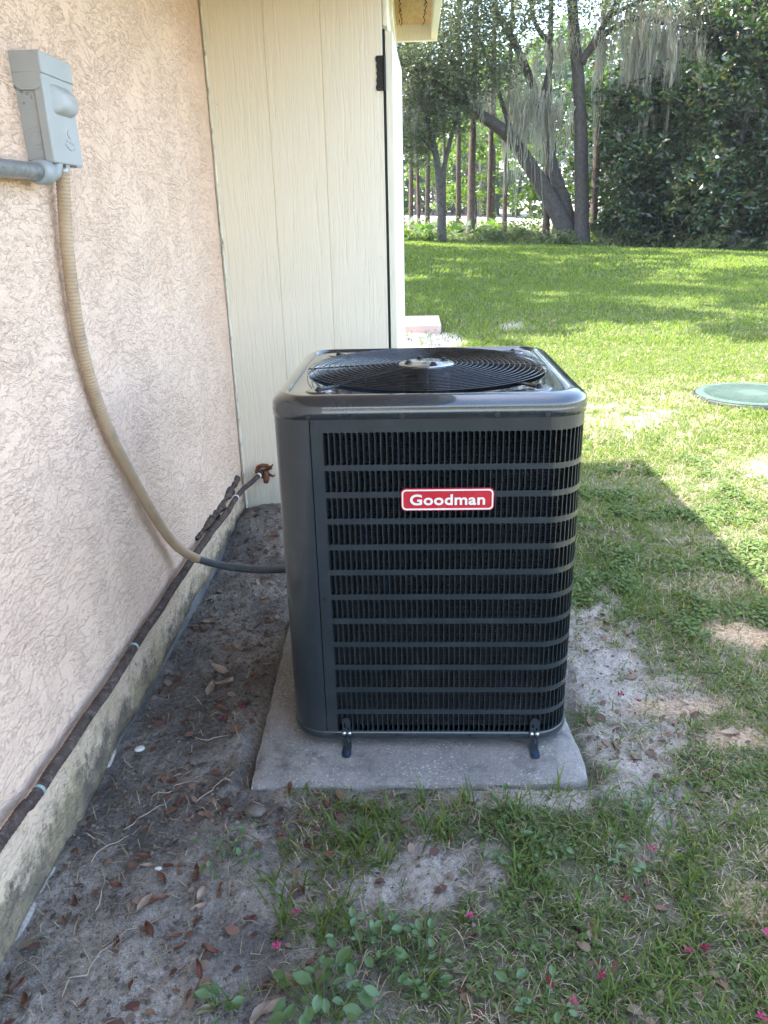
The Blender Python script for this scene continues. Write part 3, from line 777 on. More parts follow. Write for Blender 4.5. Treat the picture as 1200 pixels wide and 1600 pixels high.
# wire grille
GZT = 1.2035-Z0
def dome_z(r0): return GZT+.012*(1-(r0/.385)**2)
radii = np.linspace(.100,.385,18)
for r0 in radii:
    t = np.linspace(0,2*PI,73)[:-1]; pts = [(r0*math.cos(a),r0*math.sin(a),dome_z(r0)) for a in t]+[(r0,0,dome_z(r0))]
    V=[];F=[];n=6;m=72
    for a in t:
        for b_ in np.linspace(0,2*PI,n,endpoint=False):
            rr = r0+.00145*math.cos(b_); V.append((rr*math.cos(a),rr*math.sin(a),dome_z(r0)+.00145*math.sin(b_)))
    for i in range(m):
        for j in range(n): F.append((i*n+j,((i+1)%m)*n+j,((i+1)%m)*n+(j+1)%n,i*n+(j+1)%n))
    pyd('grille_ring',V,F,M['wire'],AC,True)
for k in range(8):
    a = k*PI/4; c,s = math.cos(a),math.sin(a); r1 = .385 if k%2==0 else .43
    pts = [(c*r0,s*r0,dome_z(min(r0,.385))-.0034-(.006 if r0>.39 else 0)) for r0 in np.linspace(.07,r1,9)]
    A(MB().tube(pts,.0022,6),'grille_spoke',M['wire'])
    if k%2:
        for q in (-1,1):
            pts = [(c*r0-s*q*.006,s*r0+c*q*.006,1.197-Z0) for r0 in (.372,.40,.440)]
            A(MB().tube(pts,.003,6),'grille_tab',M['wire'])
        bx,by = c*.447,s*.447
        rv = [ ]
        A(MB().tube([(bx,by,1.1925-Z0),(bx,by,1.1955-Z0)],[.040,.034],28),'corner_boss',M['ac_top'],smooth=False)
        A(MB().tube([(bx,by,1.195-Z0),(bx,by,1.1985-Z0)],[.011,.011],16).cyl((bx,by,1.1985-Z0),(0,0,1),.007,.006,6),'grille_bolt',M['black'])
# motor mount plate in the middle of the grille
pl = MB(); rr_ = [(.001,1.2205),(.03,1.2205),(.034,1.2185),(.062,1.2185),(.068,1.2165),(.088,1.2150),(.092,1.211),(.092,1.208)]
t = np.linspace(0,2*PI,49)[:-1]; V,Fc = loft([[(r0*math.cos(a),r0*math.sin(a),z-Z0) for a in t] for r0,z in rr_[::-1]])
M['plate'] = mat_simple('bare_motor_plate',(.40,.41,.40),.24,metal=.85,var=.2,vscale=20)
pyd('motor_plate',V,Fc,M['plate'],AC,True)
for k in range(4):
    a = k*PI/2+.35; A(MB().cyl((.062*math.cos(a),.062*math.sin(a),1.216-Z0),(0,0,1),.0085,.011,6).cyl((.062*math.cos(a),.062*math.sin(a),1.216-Z0),(0,0,1),.013,.004,14),'motor_bolt',M['black'])
# screws in the skirt, front seam, base
def screw(x,z,y=-HW-.005,r0=.0062):
    A(MB().cyl((x,y+.0005,z-Z0),(0,-1,0),r0*1.25,.0012,14).cyl((x,y,z-Z0),(0,-1,0),r0*.72,.0045,6),'screw',M['black'])
for x in (-.333,-.075,.187,.323): screw(x,1.148)
screw(-.317,.583,-HW-.001); 
for x in (-.30,-.105,.13,.255): screw(x,.0965,-HW-.004,.0055)
screw(-.322,1.128,-HW-.001,.004)
# badge
badge = empty('badge',(.086-.034+.0,-HW-.004,.904-Z0)); badge.parent = AC
def rrect(w,h,r0,n=6):
    P=[]
    for cx,cy,a0 in ((w/2-r0,h/2-r0,0),(-w/2+r0,h/2-r0,PI/2),(-w/2+r0,-h/2+r0,PI),(w/2-r0,-h/2+r0,3*PI/2)):
        P += [(cx+r0*math.cos(a0+t),cy+r0*math.sin(a0+t)) for t in np.linspace(0,PI/2,n)]
    return P
def plate(P,y0,y1):
    n=len(P); V=[(x,y0,z) for x,z in P]+[(x,y1,z) for x,z in P]
    return MB().add(V,[tuple(range(n)),tuple(range(2*n-1,n-1,-1))]+[(i,i+n,(i+1)%n+n,(i+1)%n) for i in range(n)])
badge_rot = R(0)
plate(rrect(.264,.066,.013),-.004,.003).build('badge_plate',M['badge_red'],badge)
PO = rrect(.259,.061,.0125); PI_ = rrect(.251,.053,.0095); n=len(PO)
V = [(x,-.0058,z) for x,z in PO]+[(x,-.0058,z) for x,z in PI_]+[(x,-.0035,z) for x,z in PO]+[(x,-.0035,z) for x,z in PI_]
Fc = []
for i in range(n):
    j=(i+1)%n; Fc += [(i,j,n+j,n+i),(2*n+i,i+0,j,2*n+j)[::-1],(n+i,n+j,3*n+j,3*n+i)]
MB().add(V,Fc).build('badge_border',M['badge_white'],badge)
tc = bpy.data.curves.new('lettering','FONT'); tc.body = 'Goodman'; tc.size = .054; tc.align_x = 'CENTER'; tc.align_y = 'CENTER'
tc.extrude = .0012; tc.offset = .0011; tc.space_character = 1.04; tc.resolution_u = 4
to_ = bpy.data.objects.new('lettering_curve',tc); C.objects.link(to_)
bpy.context.view_layer.update()
dg = bpy.context.evaluated_depsgraph_get(); tm = bpy.data.meshes.new_from_object(to_.evaluated_get(dg)); bpy.data.objects.remove(to_)
tv = np.zeros(len(tm.vertices)*3,np.float32); tm.vertices.foreach_get('co',tv); tv = tv.reshape(-1,3)
wid = tv[:,0].max()-tv[:,0].min(); tv[:,0] = (tv[:,0]-(tv[:,0].max()+tv[:,0].min())/2)*(.213/wid); hg = tv[:,1].max()-tv[:,1].min()
tv[:,1] = (tv[:,1]-(tv[:,1].max()+tv[:,1].min())/2)*(.0325/hg); tm.vertices.foreach_set('co',tv.ravel()); tm.update()
tm.materials.clear()
link('lettering',tm,M['badge_white'],badge,loc=(0,-.0052,0),rot=(PI/2,0,0))
# hold-down brackets
def bracket(x):
    b = empty('bracket',(x,-HW-.0075,0)); b.parent = AC
    xs = [-.0135,-.008,-.003,.003,.008,.0135]; zt = .115
    zs_ = [.003,.012,.017,.034,.040,.050,.060,.070,.078,.095,zt-.012,zt-.004,zt]
    holes = {(3,2),(3,4),(1,4),(3,7),(1,8)}
    V=[];F=[]; idx={}
    for layer,y in ((0,-.0015),(1,.0015)):
        for i,xx in enumerate(xs):
            for j,z in enumerate(zs_):
                nar = 1-.28*(j==11)-.62*(j==12)
                idx[layer,i,j]=len(V); V.append((xx*nar,y,z))
    for i in range(5):
        for j in range(12):
            if (i,j) in holes:
                for (a,b2) in (((i,j),(i+1,j)),((i+1,j),(i+1,j+1)),((i+1,j+1),(i,j+1)),((i,j+1),(i,j))): F.append((idx[0,a[0],a[1]],idx[0,b2[0],b2[1]],idx[1,b2[0],b2[1]],idx[1,a[0],a[1]]))
                continue
            F.append((idx[0,i,j],idx[0,i+1,j],idx[0,i+1,j+1],idx[0,i,j+1])); F.append((idx[1,i,j+1],idx[1,i+1,j+1],idx[1,i+1,j],idx[1,i,j]))
    for j in range(12):
        F.append((idx[0,0,j],idx[0,0,j+1],idx[1,0,j+1],idx[1,0,j])); F.append((idx[0,5,j+1],idx[0,5,j],idx[1,5,j],idx[1,5,j+1]))
    for i in range(5): F.append((idx[0,i,12],idx[0,i+1,12],idx[1,i+1,12],idx[1,i,12]))
    MB().add(V,F).build('strap',M['ac'],b)
    P=[(-.0135,-.0015),(-.0150,-.040),(-.011,-.050),(-.004,-.0545),(.004,-.0545),(.011,-.050),(.0150,-.040),(.0135,-.0015)]
    n=len(P); V=[(px,py,.001) for px,py in P]+[(px,py,.004) for px,py in P]
    MB().add(V,[tuple(range(n-1,-1,-1)),tuple(range(n,2*n))]+[(i,(i+1)%n,(i+1)%n+n,i+n) for i in range(n)]).build('bracket_foot',M['ac'],b)
    for q in (-.0085,.0085):
        MB().dome((q,-.0015,.0565),(0,-1,0),.0078,.006,14).build('bolt',M['zinc'],b,smooth=True)
    MB().cyl((0,-.034,.004),(0,0,1),.0078,.006,6).cyl((0,-.034,.004),(0,0,1),.010,.002,14).build('anchor_bolt',M['bluebolt'],b)
bracket(-.267); bracket(.333)

# ---------------------------------------------------------------- disconnect box, conduits, refrigerant line
box = empty('disconnect_box',(WALL_X,2.155,1.81)); tag(box,'grey metal electrical disconnect box with hinged lid mounted high on the stucco wall','electrical box')
D = .072; BW = .185; BH = .255
def B(b,name,mat,parent=None,**k): return b.build(name,mat,parent or box,**k)
B(MB().box(-.005,D-.022,.006,BW-.006,.006,BH-.03),'box_body',M['boxgrey'],bevel=.003)
# cover: front tray overlapping the sides
cv = B(MB().box(D-.026,D,0,BW,0,BH-.048),'box_cover',M['boxgrey'],bevel=.004)
# raised handle pocket on the cover, a loft of rounded rectangles
def yz_ring(x,y0,y1,z0,z1,r0): 
    return [(x,(y0+y1)/2+a,(z0+z1)/2+b_) for a,b_ in rrect(y1-y0,z1-z0,r0,5)]
V,Fc = loft([yz_ring(D-.001,.040,.158,.118,.190,.014),yz_ring(D+.008,.047,.158,.121,.183,.014),yz_ring(D+.019,.060,.155,.128,.173,.012),yz_ring(D+.023,.068,.150,.136,.166,.010)])
nn = len(V)//4; Fc.append(tuple(range(3*nn,4*nn)))
MB().add(V,Fc).build('handle_bulge',M['boxgrey'],cv,smooth=True)
# raised crest on the cover: a swoosh, a small figure and a line of tiny letters
MB().tube([(D+.0006,.080+.011*k,.052-.010*math.sin(k/6*PI)-.0015*k) for k in range(7)],[.0006,.0014,.0016,.0016,.0016,.0014,.0006],6).tube([(D+.0006,.115,.088),(D+.0006,.105,.076),(D+.0006,.112,.068),(D+.0006,.128,.066)],[.0006,.0016,.0016,.0006],6).build('embossed_crest',M['boxgrey'],cv)
for k in range(6): MB().box(D-.0004,D+.0010,.090+.009*k,.096+.009*k,.0555-.0012*k,.0625-.0012*k).build('embossed_letter',M['boxgrey'],cv)
# hood with side flaps at the top
hd = B(MB().box(-.006,D+.0035,-.0035,BW+.0035,BH-.050,BH),'box_hood',M['boxgrey'],bevel=.003)
P = [(-.004,BH-.049),(-.004,BH-.070),(.006,BH-.082),(.018,BH-.087),(D-.020,BH-.087),(D-.008,BH-.082),(D-.002,BH-.070),(D-.002,BH-.049)]
n=len(P)
for y0 in (-.0032,BW+.0012):
    V=[(x,y0,z) for x,z in P]+[(x,y0+.002,z) for x,z in P]
    MB().add(V,[tuple(range(n)),tuple(range(2*n-1,n-1,-1))]+[(i,i+n,(i+1)%n+n,(i+1)%n) for i in range(n)]).build('hood_flap',M['boxgrey'],hd)
for r0 in (.0255,.016):
    V,Fc = loft([[(.029+rr*math.cos(a),.0052,.058+rr*math.sin(a)) for a in np.linspace(0,2*PI,33)[:-1]] for rr in (r0-.0009,r0+.0009)])
    B(MB().tube([(.029+r0*math.cos(a),.0055,.058+r0*math.sin(a)) for a in np.linspace(0,2*PI,33)],.0009,5,False),'knockout_ring',M['boxgrey'])
for x,z in ((.012,.165),(.026,.160),(.035,.152),(.014,.140),(.026,.176)): B(MB().dome((x,.0062,z),(0,-1,0),.0035,.002,10),'rivet',M['galv'],smooth=True)
B(MB().box(D-.014,D-.004,.075,.10,-.006,.001).box(D-.02,D+.002,.13,.165,-.004,.001),'latch',M['galv'])
# rigid pipe with its connector
rp = empty('rigid_conduit',(-.955,1.9,1.78)); tag(rp,'thick galvanised pipe entering the grey electrical box from the left','pipe')
q0 = np.array((-.955,1.9,1.78))
MB().tube([np.array((-.955,.6,1.775))-q0,np.array((-.955,2.115,1.7865))-q0],.0205,20).build('pipe',M['galv'],rp,smooth=False).data.polygons.foreach_set('use_smooth',np.ones(22,dtype=bool))
pts = np.array([(-.955,2.100,1.786),(-.955,2.104,1.786),(-.955,2.150,1.787),(-.955,2.156,1.787)])-q0
MB().tube(pts,[.026,.0295,.0305,.026],24).build('connector_ring',M['pvc'],rp,smooth=True)
pts = spline(np.array([(-.955,2.155,1.787),(-.953,2.185,1.790),(-.952,2.200,1.806),(-.952,2.202,1.822)])-q0,5)
MB().tube(pts,.0225,18).build('elbow',M['pvc'],rp,smooth=True)
# flexible conduit: painted above, bare below
fc = empty('flexible_conduit',(-.97,2.3,1.0)); tag(fc,'ribbed flexible conduit painted peach on top and dark grey below, box to unit','conduit')
o0 = np.array((-.97,2.3,1.0))
cpts = np.array([(-.958,2.268,1.812),(-.968,2.262,1.70),(-.972,2.245,1.577),(-.974,2.243,1.329),(-.974,2.330,1.077),(-.974,2.518,.801),(-.970,2.690,.580),(-.955,2.80,.452),(-.91,2.875,.368),(-.80,2.895,.323),(-.66,2.845,.330),(-.53,2.758,.372),(-.405,2.66,.42)])
sp = spline(cpts,60); L = np.concatenate([[0],np.cumsum(np.linalg.norm(np.diff(sp,axis=0),axis=1))])
def ribbed(s0,s1,r0,amp,pitch,n=16):
    s = np.arange(s0,s1,pitch/5); P = np.stack([np.interp(s,L,sp[:,i]) for i in range(3)],1)
    return MB().tube(P-o0,r0+amp*np.sin(s/pitch*2*PI),n)
i_split = L[np.argmin(np.abs(sp[:,0]+.90)+(sp[:,2]>.5)*9)]
ribbed(.02,i_split,.0182,.0010,.0100).build('painted_section',M['conduit_paint'],fc,smooth=True)
ribbed(i_split-.004,L[-1],.0155,.0009,.0085).build('bare_section',M['conduit_bare'],fc,smooth=True)
MB().cyl(np.array((-.958,2.268,1.802))-o0,(0,0,1),.020,.012,8).cyl(np.array((-.958,2.268,1.794))-o0,(0,0,1),.016,.010,14).build('conduit_connector',M['galv'],fc)
# refrigerant line along the wall foot
rl = empty('refrigerant_line',(-.965,2.5,.32)); tag(rl,'dark weathered foam covered refrigerant pipe clamped along the foot of the wall','pipe')
o1 = np.array((-.965,2.5,.32))
rpts = np.array([(-.962,.2,.335),(-.962,1.36,.338),(-.962,1.55,.322),(-.964,2.26,.313),(-.962,2.89,.318),(-.960,3.25,.312),(-.955,3.58,.300),(-.945,3.90,.305),(-.905,4.05,.318),(-.875,4.17,.330)])
rs_ = spline(rpts,60); LL = np.concatenate([[0],np.cumsum(np.linalg.norm(np.diff(rs_,axis=0),axis=1))])
s = np.arange(0,LL[-1],.0042); P = np.stack([np.interp(s,LL,rs_[:,i]) for i in range(3)],1)
P[:,0] += .004*fbm(s*4,s*0,3); P[:,2] += .005*fbm(s*3,s*0+7,3)
end = s > LL[-1]-.55
rad = .0142+.0018*np.abs(np.sin(s/.015*PI))+.0008*fbm(s*16,s*0+3,3); rad = np.where(end,.0135+.001*fbm(s*20,s*0,2),rad)
MB().tube(P-o1,rad,16).build('foam_sleeve',M['foam'],rl,smooth=True)
def clampband(yc,mat,r0=.0245,w=.016):
    i = np.argmin(np.abs(P[:,1]-yc)); t_ = P[i+2]-P[i-2]; t_/=np.linalg.norm(t_)
    MB().tube([P[i]-t_*w-o1,P[i]-t_*w*.9-o1,P[i]+t_*w*.9-o1,P[i]+t_*w-o1],[r0-.003,r0,r0,r0-.003],18).build('clamp_band',mat,rl,smooth=False)
clampband(2.26,M['teal'],.0166,.005); clampband(1.545,M['teal'],.0166,.005); clampband(3.80,M['white'],.0158,.006); clampband(4.11,M['white'],.0158,.007)
# ragged dark mortar smeared between pipe and wall near the corner
yy = np.linspace(3.18,4.03,70); pz_ = np.interp(yy,P[:,1],P[:,2])
mp = np.stack([-.996+.006*fbm(yy*9,yy*0+1,3),yy,pz_+.010+.012*fbm(yy*6,yy*0+5,3)+.008*sstep(3.6,3.9,yy)],1)
mr = .010+.026*np.clip(fbm(yy*9,yy*0+9,4)+.30,0,1)*sstep(3.18,3.45,yy)
V,Fc = tube_geo(mp,mr,14); V = np.array(V); V = V+.010*np.stack([fbm(V[:,1]*34,V[:,2]*34,3),fbm(V[:,1]*34+9,V[:,2]*34,3),fbm(V[:,1]*34,V[:,2]*34+9,3)],1)
pyd('mortar_smear',V-o1,Fc,M['foam'],rl,True)
# rusty tap with its round handle on the closet wall
tap = empty('rusty_fitting',(-.868,SHY,.335)); tag(tap,'rusty iron flange and tap where the pipe enters the closet wall','pipe fitting')
MB().tube([(.038*math.cos(a),-.012+.004*math.sin(3*a),.034*math.sin(a)) for a in np.linspace(.2,2*PI-.9,26)],[.0125*(1+.35*float(noise2(k*.6,2.2))) for k in range(26)],8).build('flange',M['rust'],tap,smooth=True)
MB().tube([(.010,-.004,.0),(.016,-.035,-.010),(.018,-.050,-.034),(.014,-.052,-.058)],[.014,.017,.018,.013],10).build('spout',M['rust'],tap,smooth=True)
MB().tube([(.030,-.028,.018),(.052,-.040,.036),(.060,-.044,.050)],[.009,.006,.003],8).tube([(.030,-.035,-.012),(.058,-.046,-.022),(.068,-.048,-.012)],[.009,.006,.004],8).build('handle',M['rust'],tap,smooth=True)

# ---------------------------------------------------------------- pink stoop block and green septic lid
pv = MB().box(-.80,.385,0,1.25,0,.125).build('paver_step',M['paver'],loc=(0,11.85,float(gz(.1,12.2))-.01),bevel=.012)
tag(pv,'pink concrete step block lying on the sand beyond the closet','step')
lid = empty('septic_lid',(3.18,7.36,float(gz(3.18,7.36))+.005)); tag(lid,'round green ribbed plastic septic lid set in the lawn','lid')
LR = .50
tt = np.linspace(0,2*PI,73)[:-1]
V,Fc = loft([[(r0*math.cos(a),r0*math.sin(a),z) for a in tt] for r0,z in ((LR+.03,-.05),(LR+.03,.008),(LR+.022,.016),(LR+.012,.016),(LR+.010,.004))]); pyd('lid_rim',V,Fc,M['dark'],lid,True)
V,Fc = loft([[(r0*math.cos(a),r0*math.sin(a),z) for a in tt] for r0,z in ((LR+.006,-.02),(LR+.006,.022),(LR-.006,.030),(LR-.06,.031),(LR-.07,.027),(.12,.030),(.11,.034),(.001,.034))]); pyd('lid_plate',V,Fc,M['green_lid'],lid,False)
gr = MB()
for k in range(-13,14):
    for dirn in (0,1):
        q = k*.034; hl = math.sqrt(max(0,(LR-.075)**2-q*q)); 
        c,s_ = math.cos(PI/4+dirn*PI/2),math.sin(PI/4+dirn*PI/2)
        p0=(c*q-s_*-hl,s_*q+c*-hl,.030); p1=(c*q-s_*hl,s_*q+c*hl,.030); gr.tube([p0,p1],.0042,4)
tag(gr.build('tread_ribs',M['green_lid'],lid),kind='stuff')
for k in range(4):
    a=k*PI/2+.7; MB().cyl(((LR-.035)*math.cos(a),(LR-.035)*math.sin(a),.03),(0,0,1),.012,.006,8).build('lid_screw',M['zinc'],lid)
#PART2
# ---------------------------------------------------------------- foliage generators
def leaf_cloud(cent, size, aspect=.5, fold=True, up=.3, rs=None, droop=0.0):
    """one kite-shaped leaf of two triangles at every point"""
    r = rs or rng; N = len(cent); size = np.broadcast_to(size,(N,)).astype(float)
    d = r.normal(size=(N,3)); d[:,2] = d[:,2]*.6-droop; d /= np.linalg.norm(d,axis=1)[:,None]
    nrm = r.normal(size=(N,3)); nrm[:,2] = np.abs(nrm[:,2])+up; t = np.cross(d,nrm); t /= np.linalg.norm(t,axis=1)[:,None]+1e-9
    nn = np.cross(t,d)
    L = size[:,None]; Wd = L*aspect*.5
    V = np.empty((N,4,3)); V[:,0] = cent-d*L*.5; V[:,1] = cent-d*L*.02+t*Wd+nn*L*.06; V[:,2] = cent+d*L*.5; V[:,3] = cent-d*L*.02-t*Wd+nn*L*.06
    b = (np.arange(N)*4)[:,None]; T = np.concatenate([b+np.array([0,1,2]),b+np.array([0,2,3])],1).reshape(-1,3)
    return V.reshape(-1,3), T
def clump_points(centers, radii, per, rs=None, shell=.55, loose=.20):
    """points scattered in many small tufts inside bigger lumps"""
    r = rs or rng; out = []
    for c, q, k in zip(centers, radii, per):
        q = np.broadcast_to(q,(3,)).astype(float)
        nt = max(4,int(k/26)); d = r.normal(size=(nt,3)); d /= np.linalg.norm(d,axis=1)[:,None]
        tc = np.array(c)+d*q*(shell+(1-shell)*r.random((nt,1)))**.8
        ts = q.mean()*loose*(.5+r.random(nt)); idx = r.integers(0,nt,int(k))
        out.append(tc[idx]+r.normal(size=(int(k),3))*ts[idx][:,None]*np.array([1,1,.75]))
    return np.vstack(out)
def trunk_tube(pts, r0, r1, n=10, k=8, wob=.03):
    P = spline(pts,k); m = len(P); t = np.linspace(0,1,m); rad = r0+(r1-r0)*t; rad[0] *= 1.35; rad[1:3] *= 1.12 if m > 4 else 1
    rad = rad*(1+.10*np.array([float(noise2(i*.7,r0*31)) for i in range(m)]))
    P = P+wob*np.stack([fbm(t*5+r0*9,t*0,2),fbm(t*5,t*0+3,2),t*0],1)
    return P, rad
def tree(name, label, trunks, crown, mat_bark, mat_leaf, leaf, aspect=.5, group='trees beyond the lawn', cat='tree', base=None, droop=0.0, loose=.20):
    """trunks: list of (points, r0, r1); crown: list of (centre, radius, leaves)"""
    b0 = np.array(base if base is not None else trunks[0][0][0], float)
    t = empty(name, tuple(b0)); tag(t, label, cat, group)
    for i,(pts,r0,r1) in enumerate(trunks):
        P, rad = trunk_tube(pts,r0,r1); MB().tube(P-b0,rad,10).build('trunk' if i == 0 else 'limb', mat_bark, t, smooth=True)
    if crown:
        cp = clump_points([c[0] for c in crown],[c[1] for c in crown],[c[2] for c in crown],loose=loose)
        V,T = leaf_cloud(cp, leaf*(.6+.8*rng.random(len(cp))), aspect, droop=droop); tri_mesh('crown', V-b0, T, mat_leaf, t)
    return t
def G(x,y,dz=0.0): return (x,y,float(gz(x,y))+dz)

# ---------------------------------------------------------------- live oak with hanging moss
def moss_strands(parent, b0, masses):
    """each mass is several tapering beards of fine wavy strands"""
    V=[];T=[];n=0
    for (x,y,z,w,dep,length,count) in masses:
        for sub in range(max(3,count//4)):
            bx = x+rng.normal()*w*1.5; by = y+rng.normal()*dep; bz = z+rng.normal()*.3; BL = length*(.25+.95*rng.random()**1.3); bw = .05+.09*rng.random()
            dr = rng.normal(size=2)*.04
            for k in range(int(9+9*rng.random())):
                ox,oy = rng.normal(size=2)*bw; Ln = BL*(.3+.75*rng.random()); seg = 9; wd = .020*(.4+rng.random()); ph = rng.random()*6; st = rng.random()*.35*BL
                a = rng.random()*PI; ca,sa = math.cos(a),math.sin(a)
                for i in range(seg+1):
                    t = i/seg; q = wd*(1-t*.8)*(1+.7*math.sin(ph+t*17)); k_ = 1-.65*t
                    cx = bx+ox*k_+dr[0]*(st+t*Ln)+.04*math.sin(ph+t*8)+.012*rng.normal(); cy = by+oy*k_+dr[1]*(st+t*Ln); cz = bz-st-t*Ln
                    V += [(cx-ca*q,cy-sa*q,cz),(cx+ca*q,cy+sa*q,cz)]
                for i in range(seg): a0=n+i*2; T += [(a0,a0+1,a0+3),(a0,a0+3,a0+2)]
                n += 2*(seg+1)
    V = np.array(V)-b0
    return tag(tri_mesh('hanging_moss',V,T,M['moss'],parent),kind='stuff')
YO = 38.0
oakA = tree('live_oak','leaning live oak whose long limb arches left, hung with grey moss',
  [([G(7.21,YO,-.1),(6.46,YO,1.85),(5.47,YO,3.35),(4.33,YO-.3,4.81),(3.47,YO-.5,5.47),(2.34,YO-.8,6.08),(1.22,YO-1,6.78),(.25,YO-1.2,7.38),(-.9,YO-1.4,7.8)],.42,.10),
   ([(7.30,YO+.3,.6),(6.88,YO+.3,2.11),(6.25,YO+.4,3.72),(5.70,YO+.5,5.54),(5.07,YO+.4,7.29),(4.2,YO,8.75),(3.36,YO-.5,9.71)],.34,.12),
   ([(5.55,YO+.4,6.0),(5.84,YO,8.23),(4.9,YO-.4,9.9),(4.2,YO-.6,16)],.15,.06),
   ([(2.34,YO-.8,6.1),(1.9,YO-1,7.3),(1.0,YO-1.2,8.6)],.10,.04),([(4.33,YO-.3,4.9),(3.6,YO-.2,6.9),(2.9,YO,8.6)],.12,.05),([(1.22,YO-1,6.8),(.4,YO-1.2,6.3),(-.4,YO-1.5,6.2)],.07,.03)],
  [((0.6,YO-1.6,8.3),(1.9,1.8,1.2),5070),((-.3,YO-1.5,7.0),(1.3,1.5,.9),2535),((2.6,YO-1,8.6),(1.8,2,1.1),4290),((1.4,YO-1.4,6.9),(1.4,1.4,.7),2145),((.2,YO-1.2,5.6),(1.1,1.2,.9),1950),((4.3,YO-1,9.6),(1.4,2,.9),2340),((.8,YO-1,10.2),(2.6,2.4,1.2),4680),((3.6,YO,10.9),(2.6,2.4,1.1),3315),((2.9,YO-1.4,7.2),(1.2,1.2,.7),1755),((5.6,YO-1.5,9.4),(1.5,1.4,.7),650),((7.2,YO-2.0,9.6),(1.6,1.4,.7),700),((8.6,YO-2.2,10.0),(1.5,1.4,.7),650),((6.0,YO,11.6),(1.8,2,.8),1365)],
  M['bark_oak'],M['leaf_oak'],.15,.5,loose=.34)
moss_strands(oakA, np.array(oakA.location), [(4.2,YO-.6,6.9,.28,.3,3.4,90),(4.75,YO-.5,6.6,.25,.3,3.3,75),(5.1,YO-.4,6.9,.2,.3,2.2,45),(5.75,YO-.2,6.6,.22,.3,2.6,67),(6.25,YO,6.2,.2,.3,2.2,60),(3.1,YO-.9,7.0,.2,.3,1.6,33),(2.2,YO-1,6.6,.35,.3,1.1,27),(0.1,YO-1.3,6.9,.3,.4,1.8,39),(-.2,YO-1.4,6.2,.2,.3,1.8,21),(5.3,YO,8.6,.5,.5,2.0,60),(4.4,YO-.6,8.2,.4,.4,1.5,39)])
oakB = tree('live_oak','upright dark trunked oak at the wood edge with long moss curtains on its right',
  [([G(7.62,YO-.4,-.1),(7.45,YO-.4,2.64),(7.23,YO-.4,5.24),(6.99,YO-.4,7.23),(6.68,YO-.4,9.14),(6.37,YO-.4,11.5)],.34,.2),
   ([(7.07,YO-.5,7.7),(7.58,YO-.7,8.53),(8.05,YO-.9,9.33),(8.6,YO-1,10.4)],.15,.09),
   ([(7.24,YO-.5,8.0),(8.1,YO-.8,8.75),(9.13,YO-1.2,9.11),(10.09,YO-1.6,8.81),(11.2,YO-2,8.5)],.14,.04),
   ([(8.05,YO-.9,9.3),(9.3,YO-1.3,9.7),(10.8,YO-1.8,9.6),(12.0,YO-2.2,8.9)],.09,.03)],
  [((9.0,YO-1.2,10.4),(2.2,2,1.0),3315),((11.5,YO-1.8,9.6),(1.8,1.6,.8),1755),((6.6,YO-.5,11.8),(2.2,2.2,1.0),2145),((13.3,YO-2,10.2),(1.6,1.6,1.0),1755),((12.2,YO-2.2,8.6),(1.0,1.0,.6),507)],
  M['bark_oak'],M['leaf_oak'],.15,.5,loose=.34)
moss_strands(oakB, np.array(oakB.location), [(7.9,YO-.8,8.6,.14,.2,3.6,51),(9.2,YO-1.2,8.9,.28,.3,3.9,105),(9.75,YO-1.4,8.8,.35,.3,4.6,120),(10.5,YO-1.7,8.7,.3,.3,3.0,90),(10.2,YO-1.6,9.6,.7,.4,2.0,105),(11.3,YO-2,8.5,.25,.3,2.2,45),(11.9,YO-2.1,8.2,.10,.1,3.6,15),(9.6,YO-1.3,7.6,.3,.3,3.3,60),(8.8,YO-1,9.6,.5,.4,1.6,60),(13,YO-2,10,.8,.6,1.4,60),(7.0,YO-.5,8.8,.25,.3,2.0,45)])
young = tree('young_oak','slim forked young oak standing in palmettos near the closet corner',
  [([G(1.21,YO-1.5,-.1),(1.12,YO-1.5,2.7),(.92,YO-1.5,4.3),(.58,YO-1.5,5.6),(.3,YO-1.6,7)],.21,.06),([(1.12,YO-1.5,3.0),(1.48,YO-1.5,4.55),(1.88,YO-1.6,5.8),(2.2,YO-1.6,6.8)],.12,.04),([(.95,YO-1.5,4.2),(.3,YO-1.6,4.9),(-.4,YO-1.7,5.2)],.06,.02)],
  [((.5,YO-1.6,5.5),(1.1,1.0,.9),1800),((1.8,YO-1.6,5.7),(.9,.9,.8),1200),((-.3,YO-1.7,4.9),(.9,.9,.8),1600),((.1,YO-1.6,4.2),(.7,.7,.5),600),((1.0,YO-1.5,6.6),(1.5,1.2,.9),1800)],
  M['bark_oak'],M['leaf_oak'],.14,.5)
